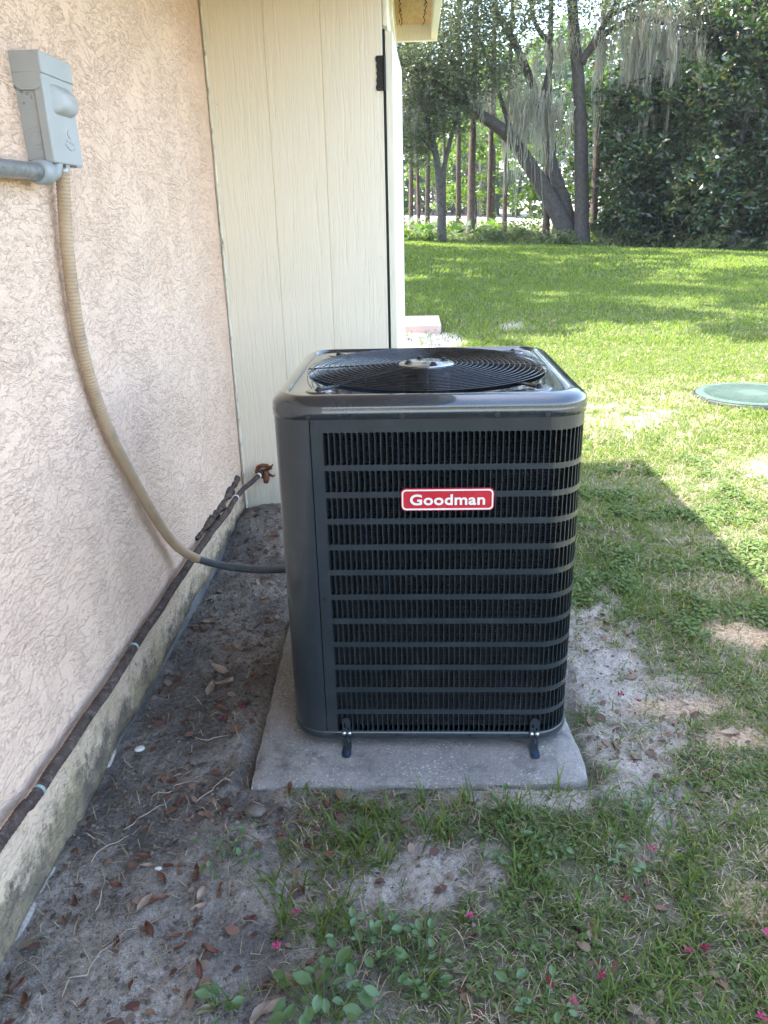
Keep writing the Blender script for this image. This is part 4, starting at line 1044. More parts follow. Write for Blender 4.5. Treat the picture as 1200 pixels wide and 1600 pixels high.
# ---------------------------------------------------------------- pines
pine_spec = [(2.66,39.5,.20,'thickest straight pine trunk left of the hanging moss'),(3.75,42.0,.145,'tall straight pine just right of the thickest pine'),(4.20,39.0,.125,'straight dark pine close to the leaning oak, under its moss'),
 (-.20,44,.14,'slender pine second from the closet corner'),(.66,44,.145,'reddish pine trunk just left of the forked young oak'),(.22,46,.11,'thin pine trunk between the second and reddish pines'),(-.66,45,.115,'leftmost slim pine right beside the closet corner'),
 (1.66,46,.10,'thin pale pine trunk right of the forked young oak'),(6.15,38.8,.16,'short dark pine trunk half hidden behind the leaning oak base'),(2.42,46,.16,'pine trunk close behind the thickest pine, on its left'),(4.5,48,.12,'pale thin trunk standing behind the two right hand pines'),(9.0,42,.2,'dark trunk deep in the thicket right of the upright oak')]
for (x,y,r0,lab) in pine_spec:
    h = 15+3*rng.random(); lean = rng.normal()*.25
    P = [G(x,y,-.1),(x+lean*.15,y,4),(x+lean*.5,y,8.5),(x+lean,y,h)]
    cr = [((x+lean+rng.normal()*.8,y+rng.normal()*.8,h-.5-k*1.4),(1.3,1.3,.6),110) for k in range(4)]
    tree('pine_tree',lab,[(P,r0,r0*.55)],cr,M['bark_pine'],M['leaf_far'],.35,.12,'pine trunks beyond the lawn')
# ---------------------------------------------------------------- broadleaf thicket on the right
def lumps(x0,x1,y0,y1,z0,z1,n,r,leaves):
    out=[]
    for k in range(n):
        q = r*(.7+.6*rng.random()); out.append(((x0+(x1-x0)*rng.random(),y0+(y1-y0)*rng.random(),z0+(z1-z0)*rng.random()),(q,q,q*.8),leaves))
    return out
mag_spec = [(10.2,37.0,'dark magnolia low beside the upright oak trunk',(8.3,12.4),(.5,6.6),34,620),(13.6,35.8,'dense dark magnolia filling the middle of the right thicket',(11.0,15.8),(.4,10),52,650),(17.6,35.0,'large dark glossy magnolia at the right edge of the picture',(15.0,21.5),(.3,11.5),62,650),(14.8,40.5,'tall dark broadleaf tree rising behind the magnolias',(10.5,21),(5,13),40,420)]
for (x,y,lab,xr,zr,n,k) in mag_spec:
    g0 = G(x,y,-.1)
    tr = [([g0,(x+.2,y,2.2),(x-.1,y,4.5),(x+.2,y,zr[1]*.9)],.17,.05),([(x,y,1.2),(x+.9,y-.3,3.0),(x+1.5,y-.4,4.6)],.08,.03),([(x,y,1.0),(x-.9,y-.2,2.6),(x-1.4,y-.3,4.0)],.08,.03)]
    tree('magnolia_tree',lab,tr,lumps(xr[0],xr[1],y-1.3,y+1.3,zr[0]+.6,zr[1],n,1.0,k),M['bark_oak'],M['leaf_dark'],.26,.42,'dark broadleaf trees in the right thicket')
# light green understory trees that show between the trunks
for (x,y,lab,xr,zr,n,k) in [(5.2,55,'grey green tree far behind the leaning oak',(2.0,9.0),(2.5,12),20,260),(-1.5,58,'grey green tree far left behind the pale saplings',(-5,2),(2.5,11),18,260),(3.4,47.5,'sunlit light green sapling behind the pines',(1.8,5.0),(2.2,6.5),12,230),(-.8,50,'pale green young tree far left behind the pines',(-3,1.2),(2,7.0),12,200),(7.2,43.5,'yellow green tree glowing behind the leaning oak',(5.2,9.2),(1.2,7.5),15,240),(12.5,45,'bright green tree glimpsed through gaps in the dark thicket',(9.5,17),(1,9),22,220),(1.5,52,'light green tree far behind the forked young oak',(0,3.6),(3,9),10,220)]:
    tree('understory_tree',lab,[([G(x,y,-.1),(x+.1,y,2),(x-.1,y,zr[1]*.8)],.09,.03)],lumps(xr[0],xr[1],y-1,y+1,zr[0],zr[1],n,.85,k),M['bark_oak'],M['leaf_bright'],.20,.5,'light green trees between the trunks')
# shrubs along the wood edge
shr = [(5.0,37.2,'whitish green shrub at the foot of the leaning oak',M['leaf_bush']),(3.3,37.0,'pale low shrub between the pines and the oak',M['leaf_bush']),(2.9,41.5,'yellow green sunlit bush behind the thickest pine',M['leaf_bright']),(1.6,42.5,'bright bush behind the palmettos',M['leaf_bright']),(-.2,36.5,'low bright weeds beside the closet corner',M['leaf_bright']),(6.6,36.6,'low grey green shrub in front of the oak trunks',M['leaf_bush']),(9.4,36.2,'dusty low bush under the first magnolia',M['leaf_bush']),(12.6,34.6,'leaf strewn low bush under the middle magnolia',M['leaf_bush']),(15.6,34.2,'low brownish bush under the right magnolia',M['leaf_bush']),(4.2,42.5,'green bush behind the pine by the oak',M['leaf_bright'])]
for i,(x,y,lab,mt) in enumerate(shr):
    g0 = np.array(G(x,y)); t = empty('shrub',tuple(g0)); tag(t,lab,'shrub','shrubs along the wood edge')
    hgt = (.55,.5,.9,.8,.4,.45,.6,.6,.55,.8)[i]
    cp = clump_points([g0+np.array((rng.normal()*.8,rng.normal()*.3,hgt*(.25+.6*rng.random()))) for k in range(7)],[(.55,.45,hgt*.45)]*7,[150]*7,shell=.2)
    V,T = leaf_cloud(cp,.13*(.6+.8*rng.random(len(cp))),.5); tri_mesh('foliage',V-g0,T,mt,t)
    st = MB()
    for k in range(6):
        a = rng.normal()*.5; st.tube([(a*.3,0,-.05),(a,rng.normal()*.2,hgt*.8)],[.018,.006],5)
    st.build('stems',M['bark_oak'],t)
# palmettos: fans of stiff blades
pal = [(0.1,37.2,'left palmetto fan beside the closet corner'),(.75,36.7,'palmetto just left of the forked oak'),(1.6,37.0,'palmetto right of the forked oak trunk'),(2.15,37.6,'palmetto in front of the thickest pine'),(-.5,38,'palmetto half hidden by the closet corner'),(4.7,39.5,'lone bright palmetto near the leaning oak'),(3.4,38.9,'small palmetto between two pines')]
for (x,y,lab) in pal:
    g0 = np.array(G(x,y)); t = empty('palmetto',tuple(g0)); tag(t,lab,'palmetto','palmettos under the pines')
    for fr in range(7):
        az = rng.random()*2*PI; el = .5+.7*rng.random(); Ln = .5+.35*rng.random(); hd_ = np.array((math.cos(az)*math.cos(el),math.sin(az)*math.cos(el),math.sin(el)))
        c0 = hd_*Ln; sd = np.cross(hd_,(0,0,1)); sd /= np.linalg.norm(sd); V=[];T=[]
        V += [(-sd*.008),(sd*.008),c0]; T.append((0,1,2))
        for b_ in range(13):
            a = (b_/12-.5)*2.6; dv = hd_*math.cos(a)+sd*math.sin(a); dv[2] -= .12; e = c0+dv*.42*(.8+.3*rng.random()); w_ = np.cross(dv,np.cross(hd_,sd)); w_ = w_/np.linalg.norm(w_)*.022
            k0 = len(V); V += [c0,c0+dv*.2+w_,e,c0+dv*.2-w_]; T += [(k0,k0+1,k0+2),(k0,k0+2,k0+3)]
        tri_mesh('frond',V,T,M['palm'],t)
# undergrowth between the trunks, one mass
N = 42000; ux = rng.uniform(-4,24,N); uy = 36.3+rng.random(N)**1.7*27; uz = gz(ux,uy)+(.15+.95*sstep(-.25,.4,fbm(ux*.7,uy*.7,3)))*rng.random(N)*np.where(uy<37.3,.55,1.0)
V,T = leaf_cloud(np.stack([ux,uy,uz],1),.20*(.5+.9*rng.random(N)),.35,up=.1); ug = tri_mesh('undergrowth',V,T,M['leaf_bush']); tag(ug,'low weeds and brush on the wood floor','undergrowth',kind='stuff')
cp = clump_points([(x,y,z) for x,y,z in zip(np.r_[rng.uniform(8.5,27,90),rng.uniform(8.6,26,60)],np.r_[rng.uniform(41,47,90),rng.uniform(38.5,42,60)],np.r_[rng.uniform(.6,12,90),rng.uniform(.3,1.8,60)])],[(1.7,1.5,1.4)]*90+[(1.1,1.0,.7)]*60,[330]*90+[260]*60)
V,T = leaf_cloud(cp,.34*(.6+.8*rng.random(len(cp))),.5); tk = tri_mesh('thicket',V,T,M['leaf_dark']); tag(tk,'dark tangled growth behind the magnolias','thicket',kind='stuff')
# far wood beyond the pale field, one mass
cp = clump_points([(x,y,z) for x,y,z in zip(rng.uniform(-35,60,260),rng.uniform(112,135,260),3.5+rng.uniform(0,19,260))],[(3.6,3,2.8)]*260,[260]*260)
V,T = leaf_cloud(cp,.95*(.6+.8*rng.random(len(cp))),.6); fw = tri_mesh('far_wood',V,T,M['leaf_far']); tag(fw,'distant hazy wood beyond the pale field','woods',kind='stuff')
ft = MB()
for k in range(60):
    x = rng.uniform(-30,50); y = rng.uniform(108,125); z = float(gz(x,y)); ft.tube([(x,y,z-.2),(x+rng.normal()*.3,y,z+9)],[.25,.15],6)
tag(ft.build('far_trunks',M['bark_pine']),'distant tree trunks beyond the pale field','woods',kind='stuff')
# trees left of the picture, behind the house: they throw the dappled shade on the lawn
for (x,y,h,sp,lab,k) in [(-4.6,14.5,14.5,4.0,'wide oak behind the house shading the near lawn',26),(-3.4,22,16.0,5.4,'broad oak behind the house shading the middle of the lawn',40),(-3.0,31,17.0,5.6,'broad oak left of the wood edge behind the house',44),(-9.5,19,20,4.5,'tallest oak far behind the house',22),(-8.5,28,19,4.5,'second tall oak far behind the house',22)]:
    g0 = G(x,y,-.2)
    cl_ = []
    while len(cl_) < k:
        cx_,cy_ = x+rng.normal()*sp*.75, y+rng.normal()*sp*.6
        if cy_ > 11.6: cl_.append(((cx_,cy_,h*(.70+.34*rng.random())),(sp*.25,sp*.25,sp*.15),430))
    tree('shade_oak',lab,[([g0,(x+.3,y,h*.3),(x-.2,y,h*.6),(x,y,h*.95)],.35,.1)]+[([(x,y,h*.45),((x+c[0][0])/2,(y+c[0][1])/2,h*.68),c[0]],.12,.03) for c in cl_[:7]],cl_,M['bark_oak'],M['leaf_oak'],.32,.6,'oaks behind the house')

# ---------------------------------------------------------------- grass, thatch, small weeds
def visible(x,y):
    # keep blades to the wedge of yard that can be seen, with a margin for a step to the side
    return ((x > -1.02)|(y > 6))&(x < .62*y+.9)&(x > -.25*y)
def blades(x,y,length,width,lean,flat=0.0):
    N=len(x); az = rng.random(N)*2*PI; d = np.stack([np.cos(az),np.sin(az)],1); pd = np.stack([-d[:,1],d[:,0]],1)
    z = gz(x,y)-.004; ln = lean*(.4+1.0*rng.random(N)); L = length*(.5+.8*rng.random(N)); w = width*(.7+.6*rng.random(N))*.5
    base = np.stack([x,y,z],1)
    def pt(t):
        hor = L*t*np.sin(np.clip(ln*(.5+.8*t),0,1.5)); ver = L*t*np.cos(np.clip(ln*(.5+.8*t),0,1.5)); q = base.copy(); q[:,:2] += d*hor[:,None]; q[:,2] += ver+flat; return q
    V = np.empty((N,5,3)); p0=pt(np.zeros(N)); p1=pt(np.full(N,.55)); p2=pt(np.ones(N)); o = np.concatenate([pd*w[:,None],np.zeros((N,1))],1)
    V[:,0]=p0-o;V[:,1]=p0+o;V[:,2]=p1-o*.85;V[:,3]=p1+o*.85;V[:,4]=p2
    b=(np.arange(N)*5)[:,None]; T=np.concatenate([b+np.array([0,1,3]),b+np.array([0,3,2]),b+np.array([2,3,4])],1).reshape(-1,3)
    return V.reshape(-1,3),T
def scatter(n,x0,x1,y0,y1,power=1.0,thr=.0,tuft=0):
    x = rng.uniform(x0,x1,n); y = rng.uniform(y0,y1,n)
    c = cover(x,y); keep = (rng.random(n) < np.clip((c-thr)/(1-thr),0,1)**power)&visible(x,y)
    # nothing grows on the pad, the lid or the step
    keep &= ~((np.abs(x)<.55)&(y>1.885)&(y<3.05)); keep &= np.hypot(x-3.18,y-7.36)>.54; keep &= ~((x<.42)&(y>11.8)&(y<13.15)); keep &= ~((x<CX+.05)&(y>SHY-.05)&(y<EY+.05))
    x=x[keep];y=y[keep]
    if tuft:
        x = np.repeat(x,tuft)+rng.normal(size=len(x)*tuft)*.012; y = np.repeat(y,tuft)+rng.normal(size=len(y)*tuft)*.012
    return x,y
def join(parts):
    V=[];T=[];n=0
    for v,t in parts: V.append(v);T.append(t+n);n+=len(v)
    return np.vstack(V),np.vstack(T)
P_=[]
x,y = scatter(9000,-.6,2.2,.95,3.3,2.0,.1,5); P_.append(blades(x,y,.06,.0034,1.1))
x,y = scatter(15000,.2,2.6,1.0,5.6,1.1,.05,5); P_.append(blades(x,y,.052,.0036,1.1))
x,y = scatter(16000,.5,4.4,3.0,7.0,1.0,.05,4); P_.append(blades(x,y,.058,.0042,.95))
x,y = scatter(70000,-1.8,7.0,5.4,11,1.0,.02,2); P_.append(blades(x,y,.062,.0075,.85))
x,y = scatter(120000,-4,12,10.5,20,.8,.0,1); P_.append(blades(x,y,.085,.016,.8))
x,y = scatter(110000,-5,23,20,38,.7,.0,1); P_.append(blades(x,y,.11,.034,.75))
x,y = scatter(9000,-1,24,36,46,.3,.0,1); P_.append(blades(x,y,.22,.05,.6))
tx = np.r_[rng.uniform(-.30,.30,34),rng.uniform(.30,1.25,46),rng.uniform(-.45,.0,18)]; ty = np.r_[rng.uniform(1.55,1.86,34),rng.uniform(1.05,2.1,46),rng.uniform(1.15,1.7,18)]
tk_ = cover(tx,ty) > .3; tx = np.repeat(tx[tk_],13); ty = np.repeat(ty[tk_],13); P_.append(blades(tx+rng.normal(size=len(tx))*.014,ty+rng.normal(size=len(ty))*.014,.085,.0050,.95))
V,T = join(P_); lawn = tri_mesh('lawn_grass',V,T,M['grass']); tag(lawn,'green grass growing in patches over the yard','grass',kind='stuff')
P_=[]
def scatter_dry(n,x0,x1,y0,y1,f):
    x = rng.uniform(x0,x1,n); y = rng.uniform(y0,y1,n); c = cover(x,y); m = fbm(x*2.6+31,y*2.6,3)
    keep = (rng.random(n) < np.clip(f*(.12+.9*sstep(.12,.6,c))*(.35+1.1*sstep(-.2,.35,m))+.35*sstep(.12,.3,c)*(1-sstep(.35,.7,c)),0,1))&visible(x,y)&~((np.abs(x)<.55)&(y>1.885)&(y<3.05))&(np.hypot(x-3.18,y-7.36)>.54)&~((x<CX+.05)&(y>SHY-.05)&(y<EY))
    return x[keep],y[keep]
x,y = scatter_dry(52000,-.35,2.2,.95,3.4,.9); P_.append(blades(x,y,.045,.0022,1.45,.003))
x,y = scatter_dry(52000,.5,4.6,3.2,8.4,.8); P_.append(blades(x,y,.06,.0032,1.42,.006))
x,y = scatter_dry(22000,-.3,8,7,14,.6); P_.append(blades(x,y,.07,.006,1.4,.006))
x = rng.uniform(-.98,-.3,1700); y = rng.uniform(1.0,4.1,1700); P_.append(blades(x,y,.05,.0020,1.5,.005))
V,T = join(P_); th = tri_mesh('dry_thatch',V,T,M['straw']); tag(th,'dry tan grass stems lying between the green blades','dry grass',kind='stuff')
def discs(x,y,size,h):
    N=len(x); z=gz(x,y)+h*(.3+.9*rng.random(N)); s=size*(.6+.7*rng.random(N)); a0=rng.random(N)*2*PI
    nrm = np.stack([rng.normal(size=N)*.35,rng.normal(size=N)*.35,np.ones(N)],1); nrm/=np.linalg.norm(nrm,axis=1)[:,None]
    u=np.cross(nrm,np.stack([np.cos(a0),np.sin(a0),np.zeros(N)],1)); u/=np.linalg.norm(u,axis=1)[:,None]; w=np.cross(nrm,u); c=np.stack([x,y,z],1)
    prof=[(-1,0,-.1),(-.45,.55,.08),(.35,.5,.06),(1,0,-.12),(.35,-.5,.06),(-.45,-.55,.08)]
    V=np.empty((N,6,3))
    for i,(p,q,r0) in enumerate(prof): V[:,i]=c+s[:,None]*.5*(u*p+w*q+nrm*r0)
    b=(np.arange(N)*6)[:,None]; T=np.concatenate([b+np.array(t) for t in ([0,1,5],[1,2,4],[1,4,5],[2,3,4])],1).reshape(-1,3)
    return V.reshape(-1,3),T
P_=[]
def clov(n,x0,x1,y0,y1,size,h,f):
    x=rng.uniform(x0,x1,n);y=rng.uniform(y0,y1,n);c=cover(x,y);m=fbm(x*2.2+7,y*2.2+3,3)
    k=(rng.random(n)<f*sstep(.25,.7,c)*sstep(-.05,.30,m))&visible(x,y)&~((np.abs(x)<.55)&(y>1.885)&(y<3.05))
    return discs(x[k],y[k],size,h)
P_.append(clov(13000,.1,1.6,1.2,2.6,.015,.02,.8)); P_.append(clov(30000,.5,2.0,2.8,5.4,.022,.03,1.0)); P_.append(clov(9000,1.2,4.5,4.0,8,.034,.025,.6))
V,T=join(P_); cl=tri_mesh('small_weeds',V,T,M['clover']); tag(cl,'low round leaved weeds mixed into the grass','weeds',kind='stuff')
# crumbs of leaves and bark on the bare soil
N=11000; x=rng.uniform(-.98,1.3,N); y=rng.uniform(.98,4.1,N)
k=((rng.random(N)<.25+.75*sstep(.0,.4,fbm(x*3+5,y*3,3)))&((x<-.42)|(np.abs(x-.75)<.35)|(y<1.86)))&~((np.abs(x)<.56)&(y>1.87)&(y<3.05))&(rng.random(N)<np.where(x<-.42,1,.55))
V,T=discs(x[k],y[k],.024*(.35+1.5*rng.random(k.sum())**2),.008); lt=tri_mesh('leaf_litter',V,T,M['litter']); tag(lt,'small dark leaf crumbs scattered on the bare soil','leaf litter',kind='stuff')

# clods and grains of soil
N=9000; x=np.r_[rng.uniform(-.98,-.42,N),rng.uniform(-.5,1.2,N//2)]; y=np.r_[rng.uniform(.98,4.1,N),rng.uniform(.98,3.2,N//2)]
k=(rng.random(len(x))<.3+.7*sstep(-.1,.3,fbm(x*4,y*4+11,3)))&~((np.abs(x)<.57)&(y>1.86)&(y<3.05)); x=x[k];y=y[k];N=len(x)
sz=.003+.006*rng.random(N)**3; base=np.array([(1,0,0),(0,1,0),(-1,0,0),(0,-1,0),(0,0,.8),(0,0,-.8)]); V=np.stack([x,y,gz(x,y)+sz*.2],1)[:,None,:]+base[None]*(sz[:,None]*(.6+.8*rng.random((N,6))))[:,:,None]
b_=(np.arange(N)*6)[:,None]; T=np.concatenate([b_+np.array(t_) for t_ in ([0,1,4],[1,2,4],[2,3,4],[3,0,4])],1).reshape(-1,3)
M['clod']=mat_leaf('soil_clods',[(.085,.07,.056),(.14,.12,.10),(.20,.175,.148),(.07,.057,.046)],0,.95,.1)
tag(tri_mesh('soil_clods',V.reshape(-1,3),T,M['clod']),'small clods and grains lying on the bare soil','soil',kind='stuff')
# ---------------------------------------------------------------- single fallen leaves
def dead_leaf(name,x,y,L,asp,az,curl,mat,label,group,seed,tilt=None):
    r=np.random.default_rng(seed); ns=9; nw=5; V=[];F=[]
    for i in range(ns):
        t=i/(ns-1); w=asp*L*.5*math.sin(PI*min(1,max(0,t*.97+.015)))**.75*(1-.25*t)
        for j in range(nw):
            q=(j/(nw-1)-.5)*2; zz=curl*L*.30*q*q*(.5+t)+.10*L*curl*math.sin(t*PI*1.3+seed)+.012*L*r.normal()
            V.append(((t-.5)*L,q*w*(1-.25*curl),zz))
    for i in range(ns-1):
        for j in range(nw-1): F.append((i*nw+j,(i+1)*nw+j,(i+1)*nw+j+1,i*nw+j+1))
    k0=len(V); V += [(-.5*L,-.0012,0),(-.5*L,.0012,0),(-.68*L,.0008,.004),(-.68*L,-.0008,.004)]; F.append((k0,k0+1,k0+2,k0+3))
    zmin=min(v[2] for v in V)
    o=pyd(name,V,F,mat,None,True,(x,y,float(gz(x,y))-zmin+.003),(r.normal()*.15,r.normal()*.15,az)); tag(o,label,'leaf',group); return o
RED=[(-0.682,1.543),(-0.674,1.578),(-0.794,1.518),(-0.887,1.473),(-0.891,1.413),(-0.663,1.467),(-0.663,1.378),(-0.596,1.37),(-0.575,1.342),(-0.728,1.347),(-0.502,1.337),(-0.512,1.281),(-0.66,1.242),(-0.522,1.224),(-0.923,1.238),(-0.887,1.204),(-0.755,1.199),(-0.522,1.519),(-0.598,1.565),(-0.575,1.593),(-0.752,1.609),(-0.426,1.437),(-0.286,1.73),(-0.344,1.752),(-0.388,1.707),(-0.345,1.664),(-0.31,1.664),(-0.277,1.653),(-0.152,1.643),(-0.308,1.523),(-0.257,1.316),(-0.358,1.267),(-0.268,1.82),(-0.391,1.875),(-0.573,1.793),(-0.525,1.771),(-0.735,2.021),(-0.775,1.943),(0.637,1.589),(0.405,1.324),(0.119,1.387),(-0.096,1.796),(-0.039,1.764),(0.148,1.811),(0.087,1.705),(-0.766,2.302),(-0.724,2.369),(-0.674,2.254),(-0.698,2.31),(-0.943,2.883),(-0.658,2.766)]
TAN=[(-0.699,1.463,.065),(-0.565,1.493,.06),(-0.562,1.459,.045),(-0.511,1.682,.045),(-0.311,1.27,.095),(-0.235,1.287,.06),(-0.353,1.196,.07),(-0.603,1.184,.05),(-0.68,1.853,.04),(-0.731,1.585,.035),(-0.829,1.772,.04),(-0.466,1.19,.06),(-0.326,1.208,.06),(0.414,1.401,.062),(0.011,1.367,.042),(0.29,1.505,.03),(0.605,1.407,.03),(0.304,1.438,.03),(0.719,1.641,.035),(0.644,1.316,.04),(-0.914,2.967,.07),(-0.776,2.438,.09),(-0.741,2.493,.08),(-0.748,2.751,.06),(-0.774,2.583,.10),(1.037,2.192,.06),(0.799,2.539,.06),(0.812,2.959,.06)]
r5=np.random.default_rng(55)
ORD = ['leftmost']+[w+' from left' for w in 'second third fourth fifth sixth seventh eighth ninth tenth eleventh twelfth thirteenth fourteenth fifteenth sixteenth seventeenth eighteenth'.split()]
def zone_of(x,y):
    """where on the ground a small thing lies, in words one can find in the picture"""
    if x < -.42:
        if y > 2.6: return 'soil by the wall below the thin grey conduit'
        if y > 1.9: return 'soil between the wall and the pad'
        if y > 1.65: return 'soil left of the dark pebble'
        if y > 1.45: return 'soil around the lone leafy weed'
        if y > 1.30: return 'lower left soil below the lone leafy weed'
        return 'soil along the bottom left edge'
    if y > 2.05: return 'sandy soil right of the pad'
    if y > 1.60: return 'soil and grass just in front of the pad'
    if x < 0: return 'ground round the large bushy weed'
    return 'grass at lower right'
def name_by_place(items, what):
    """one label for each: its place counted from the left inside its zone"""
    zones = {}
    for i,(x,y) in enumerate(items): zones.setdefault(zone_of(x,y),[]).append(i)
    out = [None]*len(items)
    for zn,ids in zones.items():
        ids.sort(key=lambda i: items[i][0]/(items[i][1]*.935+.58))
        for k,i in enumerate(ids):
            out[i] = (what+' on the '+zn) if len(ids) == 1 else (ORD[k]+' '+what+' on the '+zn)
    return out
lab_red = name_by_place(RED,'reddish leaf'); lab_tan = name_by_place([t[:2] for t in TAN],'tan leaf')
lab_tan[4] = 'largest pale tan dead leaf at the bottom, beside the bushy weed'
for i,(x,y) in enumerate(RED):
    dead_leaf('fallen_leaf',x,y,.034*(.75+.6*r5.random())*(1.35 if i==10 else 1),.5,r5.random()*6.28,.5+.6*r5.random(),M['deadleaf'],lab_red[i],'curled reddish brown fallen leaves',i)
for i,(x,y,L_) in enumerate(TAN):
    dead_leaf('fallen_leaf',x,y,L_,.45,r5.random()*6.28,.25+.4*r5.random(),M['tanleaf'],lab_tan[i],'pale tan fallen leaves',100+i)
# twigs
TW=[(-.80,1.798,.17,1.0),(-.754,1.904,.14,.5),(-.763,1.97,.08,.2),(-.678,2.001,.11,1.2),(-.834,1.509,.15,1.9),(-.865,1.651,.13,.9),(-.771,1.285,.14,1.05),(-.74,1.359,.07,.6),(-.639,1.884,.12,.8),(-.527,1.691,.14,2.2),(-.80,3.0,.2,.6),(-.70,2.15,.12,.2),(.42,1.72,.16,2.4),(.02,1.60,.12,2.3)]
lab_tw = name_by_place([t[:2] for t in TW],'thin dry twig')
for i,(x,y,L_,a) in enumerate(TW):
    r=np.random.default_rng(300+i); pts=[]
    for t in np.linspace(-.5,.5,7): px=x+math.cos(a)*t*L_+.008*r.normal(); py=y+math.sin(a)*t*L_+.008*r.normal(); pts.append((px,py,float(gz(px,py))+.006+.004*r.random()))
    o0_=np.array(pts[3]); 
    o=MB().tube(np.array(pts)-o0_,[.0016,.0019,.0018,.0017,.0016,.0013,.0008],6).build('twig',M['twig'],smooth=True,loc=tuple(o0_))
    tag(o,lab_tw[i],'twig','thin dry twigs on the ground')
# fallen pink blossoms
FL=[(0.632,1.666,0),(0.517,1.504,1),(0.119,1.435,0),(0.626,1.359,0),(0.825,1.401,0),(0.329,1.213,0),(0.731,1.201,0),(0.289,1.259,1),(0.406,1.28,1),(0.668,1.366,1),(-0.245,1.623,0),(-0.344,1.35,0),(-0.312,1.449,0),(-0.635,2.33,1),(-0.688,2.246,1),(0.725,2.393,1),(0.774,2.354,1)]
lab_p = name_by_place([t[:2] for t in FL if not t[2]],'pink blossom'); lab_d = name_by_place([t[:2] for t in FL if t[2]],'wilted crimson blossom'); lab_fl = [(lab_d if t[2] else lab_p).pop(0) for t in FL]
for i,(x,y,dk) in enumerate(FL):
    r=np.random.default_rng(500+i); t=empty('fallen_blossom',(x,y,float(gz(x,y))+.022 if x>-.42 else float(gz(x,y))+.008),r.random()*6)
    tag(t,lab_fl[i],'flower','fallen blossoms')
    for k in range(5):
        a=k*2*PI/5+.3*r.normal(); L_=.011+.003*r.random(); V=[(0,0,0),(L_*.5*math.cos(a-.5),L_*.5*math.sin(a-.5),.004),(L_*math.cos(a-.25),L_*math.sin(a-.25),.004+.004*r.normal()),(L_*math.cos(a+.25),L_*math.sin(a+.25),.004+.004*r.normal()),(L_*.5*math.cos(a+.5),L_*.5*math.sin(a+.5),.004)]
        pyd('petal',V,[(0,1,2),(0,2,3),(0,3,4)],M['petal_dark'] if dk else M['petal'],t)
# broadleaf weeds
WD=[(-0.218,1.206,'large bushy broadleaf weed at the bottom edge of the picture',22,.045,.075),(-0.134,1.343,'upright broadleaf weed above the bushy one, left of the bare sand',14,.032,.07),(-0.10,1.395,'small round leaved weed closest to the bare sand patch',9,.026,.05),(-0.538,1.621,'lone leafy weed growing out of the grey soil by the wall',11,.026,.07),(-0.427,1.692,'tiny yellow green weed near the pebble',7,.02,.03),(-0.005,1.312,'dusty green weed below the bare sand patch',14,.03,.05),(-0.07,1.247,'small weed between the two larger bottom weeds',8,.028,.04),(0.243,1.201,'broad leaved weed at the bottom edge under the grass',10,.035,.05),(0.254,1.683,'creeping round leaved weed in front of the pad',11,.026,.03),(0.243,1.832,'pair of flat weed leaves at the pad edge',6,.028,.02),(0.313,1.667,'flat weed patch right of the creeping one',9,.024,.025),(0.709,1.864,'round leaved weed in the dense grass right of the pad corner',14,.024,.03),(-.44,1.20,'weed with long leaves at the lower left grass edge',6,.04,.05),(.58,1.80,'small weed cluster beside the pad corner',10,.022,.03),(.50,1.62,'leafy weed cluster in the grass below the pad corner',12,.024,.035)]
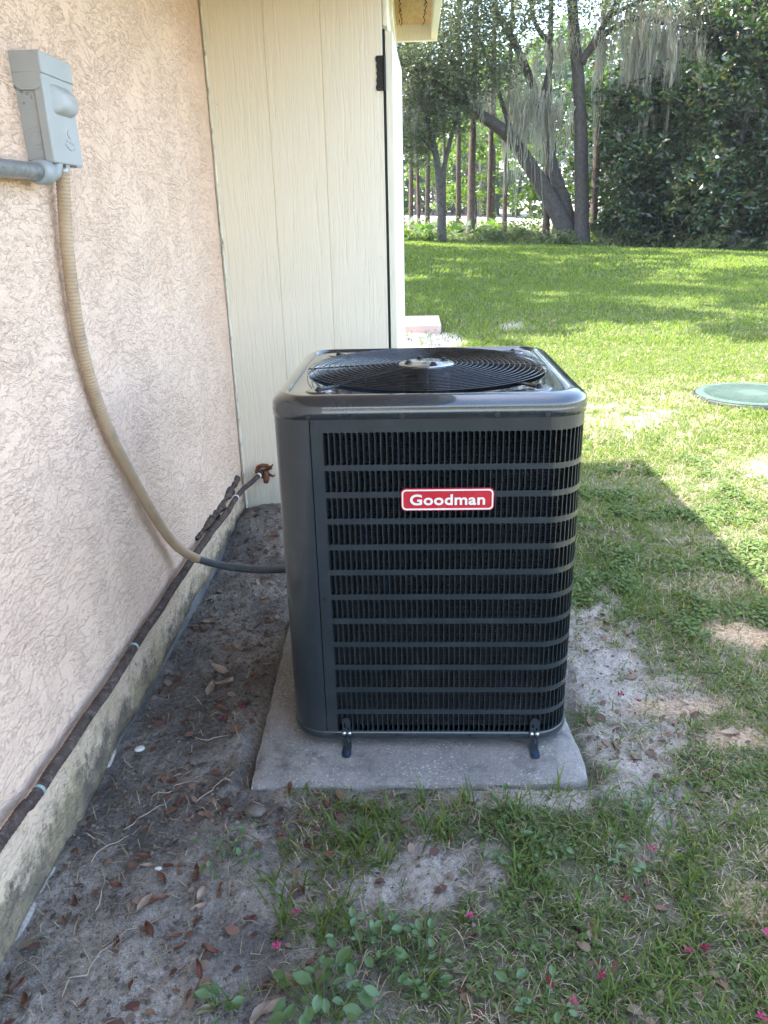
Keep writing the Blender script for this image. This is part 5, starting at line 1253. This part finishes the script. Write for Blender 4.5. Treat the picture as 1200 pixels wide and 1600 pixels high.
for i,(x,y,lab,nl,sz,hh) in enumerate(WD):
    nl = int(nl*1.6); r=np.random.default_rng(700+i); g0=G(x,y); t=empty('broadleaf_weed',g0); tag(t,lab,'weed','broadleaf weeds')
    sp_ = (.10 if i==0 else .05+.035*(nl>9))
    st=MB()
    for k in range(nl):
        a=r.random()*6.28; rr=sp_*math.sqrt(r.random()); lx,ly=rr*math.cos(a),rr*math.sin(a); lz=hh*(.25+.75*r.random())+float(gz(x+lx,y+ly))-g0[2]
        L_=sz*(.45+.6*r.random()); V=[];F=[]
        for ii in range(6):
            tt_=ii/5; w=L_*.33*math.sin(PI*min(1,tt_*.93+.05))**.8
            for j,q in enumerate((-1,0,1)): V.append((tt_*L_,q*w,.12*L_*abs(q)*1.2-.20*L_*tt_*tt_))
        for ii in range(5):
            for j in range(2): F.append((ii*3+j,(ii+1)*3+j,(ii+1)*3+j+1,ii*3+j+1))
        pyd('leaf',V,F,M['weed'],t,True,(lx,ly,lz),(r.normal()*.25,-.15+r.normal()*.3,a+r.normal()*.5))
        st.tube([(lx*.3,ly*.3,-.01),(lx*.8,ly*.8,lz*.7),(lx,ly,lz)],[.0015,.0012,.001],5)
    st.build('stems',M['weed'],t)
# pebble and shells
def lumpy(name,x,y,rx,ry,rz,mat,seed):
    u_,v_=np.meshgrid(np.linspace(0,2*PI,19)[:-1],np.linspace(0,PI,10)); q=1+.18*fbm(u_*1.1+seed,v_*1.4,3)
    V=np.stack([rx*q*np.sin(v_)*np.cos(u_),ry*q*np.sin(v_)*np.sin(u_),rz*q*np.cos(v_)],-1).reshape(-1,3); F=[(a*18+b_,(a+1)*18+b_,(a+1)*18+(b_+1)%18,a*18+(b_+1)%18) for a in range(9) for b_ in range(18)]
    return pyd(name,V,F,mat,None,True,(x,y,float(gz(x,y))+rz*.35))
tag(lumpy('stone',-.481,1.796,.034,.022,.014,M['stone'],1),'dark brown flat pebble on the soil left of the pad','stone')
tag(lumpy('shell',-.935,2.105,.018,.015,.008,M['shell'],2),'pale round shell on the dark soil at the wall foot','shell')
tag(lumpy('shell',-.701,1.575,.010,.007,.004,M['shell'],3),'small white shell chip beside a reddish leaf','shell')

# ---------------------------------------------------------------- humid air
hm = bpy.data.materials.new('humid_air'); hm.use_nodes = True; hn = hm.node_tree.nodes; hn.clear()
ho = hn.new('ShaderNodeOutputMaterial'); hv = hn.new('ShaderNodeVolumePrincipled'); hv.inputs['Color'].default_value = (.86,.92,1,1); hv.inputs['Density'].default_value = .0003; hv.inputs['Anisotropy'].default_value = .3
hm.node_tree.links.new(hv.outputs[0], ho.inputs['Volume'])
haze = MB().box(-920,920,-320,1520,-2.5,45).build('haze', hm); tag(haze,'thin pale humid air over the yard and woods','haze',kind='stuff')
